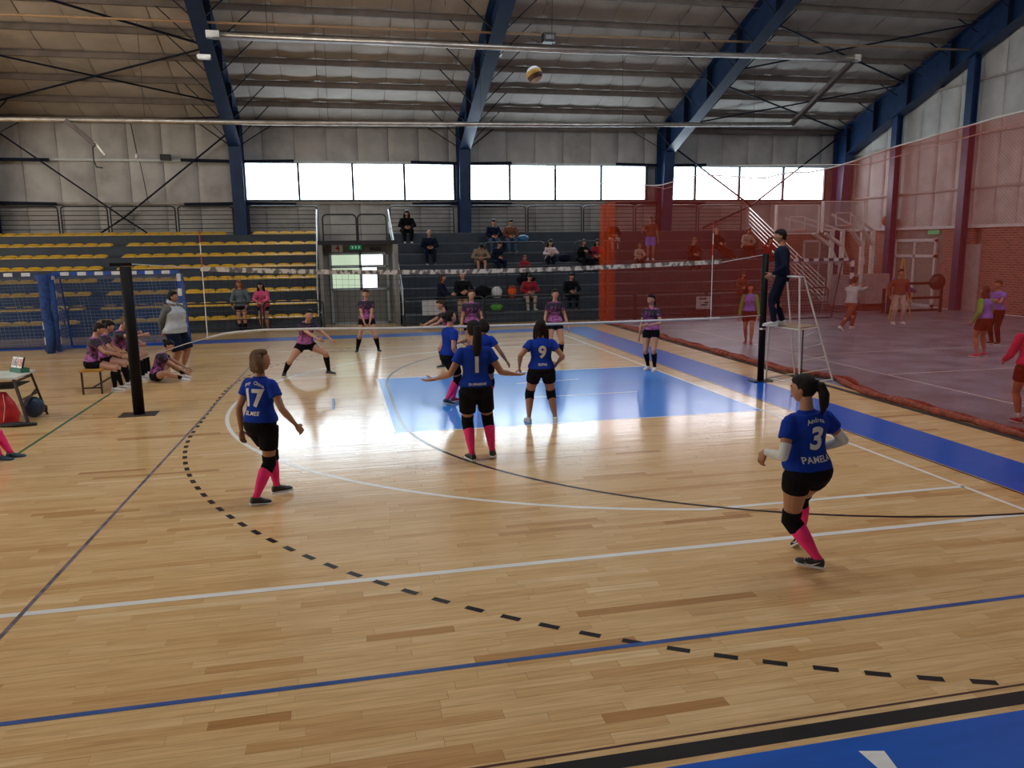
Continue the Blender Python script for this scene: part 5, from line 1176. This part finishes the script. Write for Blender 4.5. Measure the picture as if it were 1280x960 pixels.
person('heavy-set man in grey hoodie and navy shorts, hands behind his back', (-9.97, 4.76, 0), 112, 1.74,
       dict(pz=.505, lean=-2, hy=10, fL=(-.06, .02, .045), fR=(.06, -.03, .045), hL=(-.06, -.135, .50), hR=(.05, -.14, .49), eL=(-1, -.9, 0), eR=(1, -.9, 0)), sex='m', b=1.42, top='grey', bottom='navy', long_leg=.98, legw=True, sleeve=.96, sleevem='dgrey', coat=.01, hood=True, skin='b', hair='black', hs='short', shoe='shoe_white', sock='black', sock_h=.2, vox=.012)
# two players cut off by the left edge, legs in pink socks
seated('player in pink socks and dark blue shoes sitting cut off by the left edge', -11.28, -2.55, .45, 92, 1.62, .45, dict(fL=(-.05, .33, -.235), fR=(.02, .28, -.235)), top='blue', bottom='black', sock='pink', pads=False, skin='a', hair='black', hs='pony', shoe='shoe_teal', long_leg=.6, vox=.011)
seated('player in pink socks and red shoes sitting nearer the camera at the left edge', -11.62, -3.05, .45, 92, 1.62, .45, dict(fL=(-.05, .30, -.235), fR=(.05, .26, -.235)), top='blue', bottom='black', sock='pink', skin='a', hair='black', hs='bun', shoe='shoe_maroon', long_leg=.6, vox=.011)
for nm_, (bx_, by_), lab_ in (('folding_chair', (-11.3, -2.55), 'dark folding chair under the seated player cut off by the left edge'), ('folding_chair', (-11.64, -3.05), 'dark folding chair of the player in red shoes at the left edge')):
    t = thing(nm_, lab_, 'chair', (bx_, by_, 0)); MB().bb((-.22, -.2, .41), (.16, .2, .44)).build('seat', m_black_steel, t)
    MB().bb((-.30, -.2, .62), (-.27, .2, .85)).build('backrest', m_black_steel, t)
    for s_ in (-.19, .19): MB().tube([(-.3, s_, .86), (-.16, s_, .42), (.14, s_, 0)], .012, 6).build('leg', m_black_steel, t); MB().tube([(.12, s_, .42), (-.26, s_, 0)], .012, 6).build('leg', m_black_steel, t)
# ---------------- referee
person('referee in a dark jumper and navy trousers standing on the white stand', (1.62, -.12, 1.075), -62, 1.76,
       dict(pz=.515, lean=1, hy=6, hp=6, fL=(-.07, .06, .045), fR=(.05, -.03, .045), hL=(-.13, .10, .535), hR=(.16, .06, .525), eL=(-.6, -1, 0), eR=(.8, -1, 0), kL=(-.1, 1, 0)), sex='m', top='navy', bottom='navy', long_leg=2, sleeve=.97, skin='b', hair='black', hs='short', shoe='shoe_white', vox=.011)
# ---------------- bystanders at the barrier
person('red-haired woman in a slate hoodie and black shorts behind the barrier at left', (-9.5, 13.05, 0), 185, 1.66,
       dict(lean=12, fL=(-.05, .0, .045), fR=(.05, -.03, .045), hL=(-.13, .15, .50), hR=(.13, .15, .50), eL=(-1, -1, 0), eR=(1, -1, 0)), top='slate', bottom='black', long_leg=.4, sleeve=.95, coat=.01, skin='a', hair='red', hs='long', shoe='shoe_black', sock='black', sock_h=.6, vox=.014)
person('dark-haired woman in a pink coat leaning on the barrier beside the red-haired woman', (-8.82, 13.02, 0), 190, 1.62,
       dict(lean=20, hp=-8, fL=(-.05, -.02, .045), fR=(.05, .0, .045), hL=(-.01, .22, .57), hR=(.02, .22, .56), eL=(-1, .1, -.4), eR=(1, .1, -.4)), top='pinkcoat', bottom='black', long_leg=.5, sleeve=.95, coat=.5, skin='a', hair='black', hs='long', shoe='shoe_black', vox=.014)
person('bald man in a black jacket and khaki trousers standing behind the barrier', (-2.35, 13.0, 0), 190, 1.78,
       dict(lean=4, hy=16, hL=(-.08, .2, .62), hR=(.02, .2, .60), eL=(-1, -.3, -.4), eR=(1, -.3, -.4)), sex='m', top='black', bottom='tan', long_leg=2, sleeve=.95, coat=.01, skin='a', hair='grey', hs='bald', shoe='shoe_black', vox=.014)
person('dark-haired woman in navy facing right beside the bald man', (-3.1, 13.0, 0), 120, 1.70,
       dict(lean=5, hR=(.05, .24, .6), hL=(-.05, .22, .6)), top='navy', bottom='navy', long_leg=2, sleeve=.95, coat=.01, skin='a', hair='brown', hs='long', shoe='shoe_black', vox=.014)
# ---------------- spectators on the bare stand
def spec(lab, x, row, face=180, H=1.68, dy=.12, pose=None, **k):
    z, y_ = TR[row]; k.setdefault('vox', .015); k.setdefault('long_leg', 2); k.setdefault('sleeve', .95); k.setdefault('coat', .01); k.setdefault('shoe', 'shoe_black'); k.setdefault('skin', 'a')
    return seated(lab, x, y_+dy, z, face, H, .4, {**dict(fL=(-.07, .24, -.4/H+.045), fR=(.07, .24, -.4/H+.045)), **(pose or {})}, group='spectators seated on the bare stand', **k)
spec('spectator all in black with long hair on the top row left of the middle column', -3.62, 7, top='black', bottom='black', hair='black', hs='long', b=1.25, H=1.76, shoe='shoe_white', dy=.3)
spec('bald spectator in dark navy alone below the person in black', -2.95, 5, H=1.74, sex='m', top='navy', bottom='navy', hair='grey', hs='bald', b=1.1)
spec('young man in navy top and jeans, left of the pair under the back railing', -.28, 6, H=1.74, sex='m', top='navy', bottom='denim', hair='black', hs='short')
spec('young man in dark red top and jeans, right of the pair under the back railing', .42, 6, H=1.72, sex='m', top='brownj', bottom='denim', hair='black', hs='short')
spec('spectator in a brown jacket bending forward over bare knees', -1.12, 4, H=1.68, sex='m', top='tan', bottom='brownj', long_leg=.8, hair='black', hs='short', pose=dict(lean=32, hp=20))
spec('spectator in a navy jacket with a hand at the mouth', -.42, 4, face=170, sex='m', top='navy', bottom='navy', hair='brown', hs='short', pose=dict(lean=22, hL=(-.02, .12, .36)))
spec('small spectator in a red hood behind the middle aisle railing', .42, 3, H=1.35, top='redj', bottom='black', hair='red', hs='short', hood=True)
spec('woman in a pink striped top sitting with knees drawn up', 1.62, 4, top='pinkwhite', bottom='navy', hair='black', hs='long', pose=dict(fL=(-.05, .14, -.09), fR=(.05, .14, -.09), hL=(-.02, .24, .22), hR=(.03, .24, .2)))
spec('fair-haired woman in black holding a drink, left of the pair by the orange net', 2.92, 4, face=165, top='black', bottom='black', hair='fair', hs='long', pose=dict(hL=(-.02, .2, .24), hR=(.05, .22, .24)))
spec('dark-haired woman in a dark red top, right of the pair by the orange net', 3.58, 4, face=200, top='redj', bottom='black', hair='black', hs='long')
spec('man in a dark red open jacket and beige trousers in front of the bags', .2, 1, H=1.72, sex='m', top='redj', bottom='beige', hair='black', hs='short', shoe='shoe_white', pose=dict(lean=18, hp=8))
spec('dark-clad spectator with a dark cap behind the purple player near number 9', 1.75, 1, H=1.68, sex='m', top='black', bottom='black', hair='black', hs='short')
# behind the orange net
spec('spectator in dark clothes at the edge of the orange net on an upper row', 4.75, 6, H=1.66, top='black', bottom='beige', hair='black', hs='short')
person('thin man in purple shorts standing high on the stand behind the orange net', (5.95, 16.9, 1.96), 200, 1.74, dict(lean=8, hL=(-.17, .0, .44), hR=(.22, .16, .72), eR=(.4, -.2, -1)), sex='m', top='brownj', bottom='lilac', long_leg=.8, skin='b', hair='black', hs='short', shoe='shoe_white', vox=.015)
spec('fair child in yellow just above the net band behind the orange net', 5.3, 4, H=1.3, top='beige', bottom='black', hair='fair', hs='bob')
spec('dark figure left of the antenna behind the orange net', 7.6, 4, H=1.7, sex='m', top='maroon', bottom='black', hair='fair', hs='short')
spec('person reclining in dark clothes right of the antenna behind the orange net', 9.15, 5, H=1.7, sex='m', top='black', bottom='maroon', hair='grey', hs='short', pose=dict(lean=-24, fL=(-.3, .3, -.2), fR=(-.2, .33, -.2)))
spec('pale-topped spectator near the stair railing behind the orange net', 10.4, 5, H=1.66, top='beige', bottom='maroon', hair='fair', hs='bob')
spec('spectator in red leaning toward the referee at the right end of the stand', 10.95, 4, H=1.68, top='redj', bottom='maroon', hair='brown', hs='long', pose=dict(hR=(.2, .3, .3)))
spec('small seated spectator low behind the barrier and the orange net', 8.5, 1, H=1.5, top='brownj', bottom='maroon', hair='brown', hs='long')
# ---------------- players on the grey court
person('girl in violet bib and green sleeves on the grey court left of the referee', (4.0, 5.3, 0), 215, 1.56, dict(lean=3, fL=(-.05, .1, .045), fR=(.05, -.08, .045), hy=30), top='lilac', bottom='maroon', sleevem='green', sleeve=.5, long_leg=.55, skin='b', hair='black', hs='bob', shoe='shoe_maroon', vox=.013)
person('person in grey top and dark trousers lunging with arms stretched right on the grey court', (8.55, 7.5, 0), 70, 1.72, dict(pz=.43, lean=8, fL=(-.05, .12, .045), fR=(.06, -.33, .07), ftR=35, kL=(0, 1, .2), kR=(0, 1, 0), hL=(-.05, .36, .72), hR=(.05, .36, .70), eL=(-.2, 0, -1), eR=(.2, 0, -1)), sex='m', top='grey', bottom='brownj', long_leg=2, legw=True, sleeve=.95, skin='b', hair='brown', hs='short', shoe='shoe_white', vox=.013)
person('man in a dark jumper and beige trousers standing on the grey court', (10.93, 8.45, 0), 195, 1.72, dict(lean=2, fL=(-.08, .0, .045), fR=(.08, .0, .045), hL=(-.19, .03, .48), hR=(.18, .05, .5)), sex='m', b=1.12, top='brownj', bottom='beige', long_leg=2, sleeve=.95, skin='b', hair='black', hs='short', shoe='shoe_white', vox=.013)
person('girl with long brown hair and pink shoes seen from behind on the grey court', (7.74, 1.55, 0), 350, 1.58, dict(lean=2, fL=(-.09, .0, .045), fR=(.09, .02, .045), hL=(-.17, .05, .5)), b=1.1, top='lilac', bottom='maroon', sleevem='green', long_leg=.55, skin='b', hair='brown', hs='long', shoe='shoe_pink', sock='white', sock_h=.12, vox=.012)
person('girl in violet top standing with arms folded at the right edge behind the net', (9.75, 3.3, 0), 260, 1.60, dict(hL=(.02, .15, .68), hR=(-.02, .15, .68), eL=(-1, .2, -.5), eR=(1, .2, -.5)), top='lilac', bottom='black', long_leg=2, sleeve=.5, skin='b', hair='brown', hs='bun', shoe='shoe_black', vox=.013)
person('player in magenta and violet with brown shorts at the right edge close behind the net', (3.12, -4.25, 0), 15, 1.56, dict(lean=6, hy=-30, fL=(-.05, .0, .045), fR=(.06, .06, .045), hL=(-.13, .17, .55), hR=(.15, .1, .5)), b=1.05, top='magenta', bottom='maroon', sleevem='magenta', long_leg=.5, skin='b', hair='brown', hs='pony', shoe='shoe_maroon', sock='white', sock_h=.2, vox=.011)
# ---------------- bags on the stand
def bag(lab, loc, r, m, ns=1):
    t = thing('bag', lab, 'bag', loc); mb = MB(); mb.ball((0, 0, r[2]*.85), r, nu=12, nv=9, fn=lambda x, y, z: (x*(1+.12*math.sin(5*z+3*y)), y*(1+.1*math.sin(7*x)), z*(1 if z > 0 else .85)))
    mb.build('sack', m, t, smooth=True); MB().tube([(-r[0]*.5, 0, r[2]*1.5), (0, 0, r[2]*2.05), (r[0]*.5, 0, r[2]*1.5)], .015, 6).build('strap', m_black_steel, t)
zb, yb = TR[1]
for i_, (dx, r, m, lab) in enumerate(((-1.95, (.3, .2, .24), m_black_steel, 'black bag at the left end of the pile on the bare stand'), (-1.5, (.32, .22, .27), M_['black'], 'black bag with a white jumper over it on the bare stand'), (-.98, (.2, .16, .24), M_['white'], 'white jacket heap on the bags of the bare stand'),
                             (-.42, (.16, .14, .25), M_['orange'], 'orange bag right of the white jacket on the bare stand'), (-2.3, (.22, .2, .16), M_['green'], 'green and dark bag low behind the barrier'))):
    bag(lab, (dx+.05, yb+.25, zb) if i_ < 4 else (-1.1, 13.5, .36), r, m)
bag('dark blue bag beside the woman with drawn-up knees', (2.28, TR[4][1]+.3, TR[4][0]), (.26, .2, .18), M_['navy'])
bag('blue plastic bag beside the young men under the back railing', (1.0, TR[6][1]+.3, TR[6][0]), (.24, .18, .16), mat('bright_blue_bag', (.04, .16, .30), .4))
bag('dark bag in front of the red hooded child on the bare stand', (.35, TR[2][1]+.3, TR[2][0]), (.35, .2, .22), M_['black'])
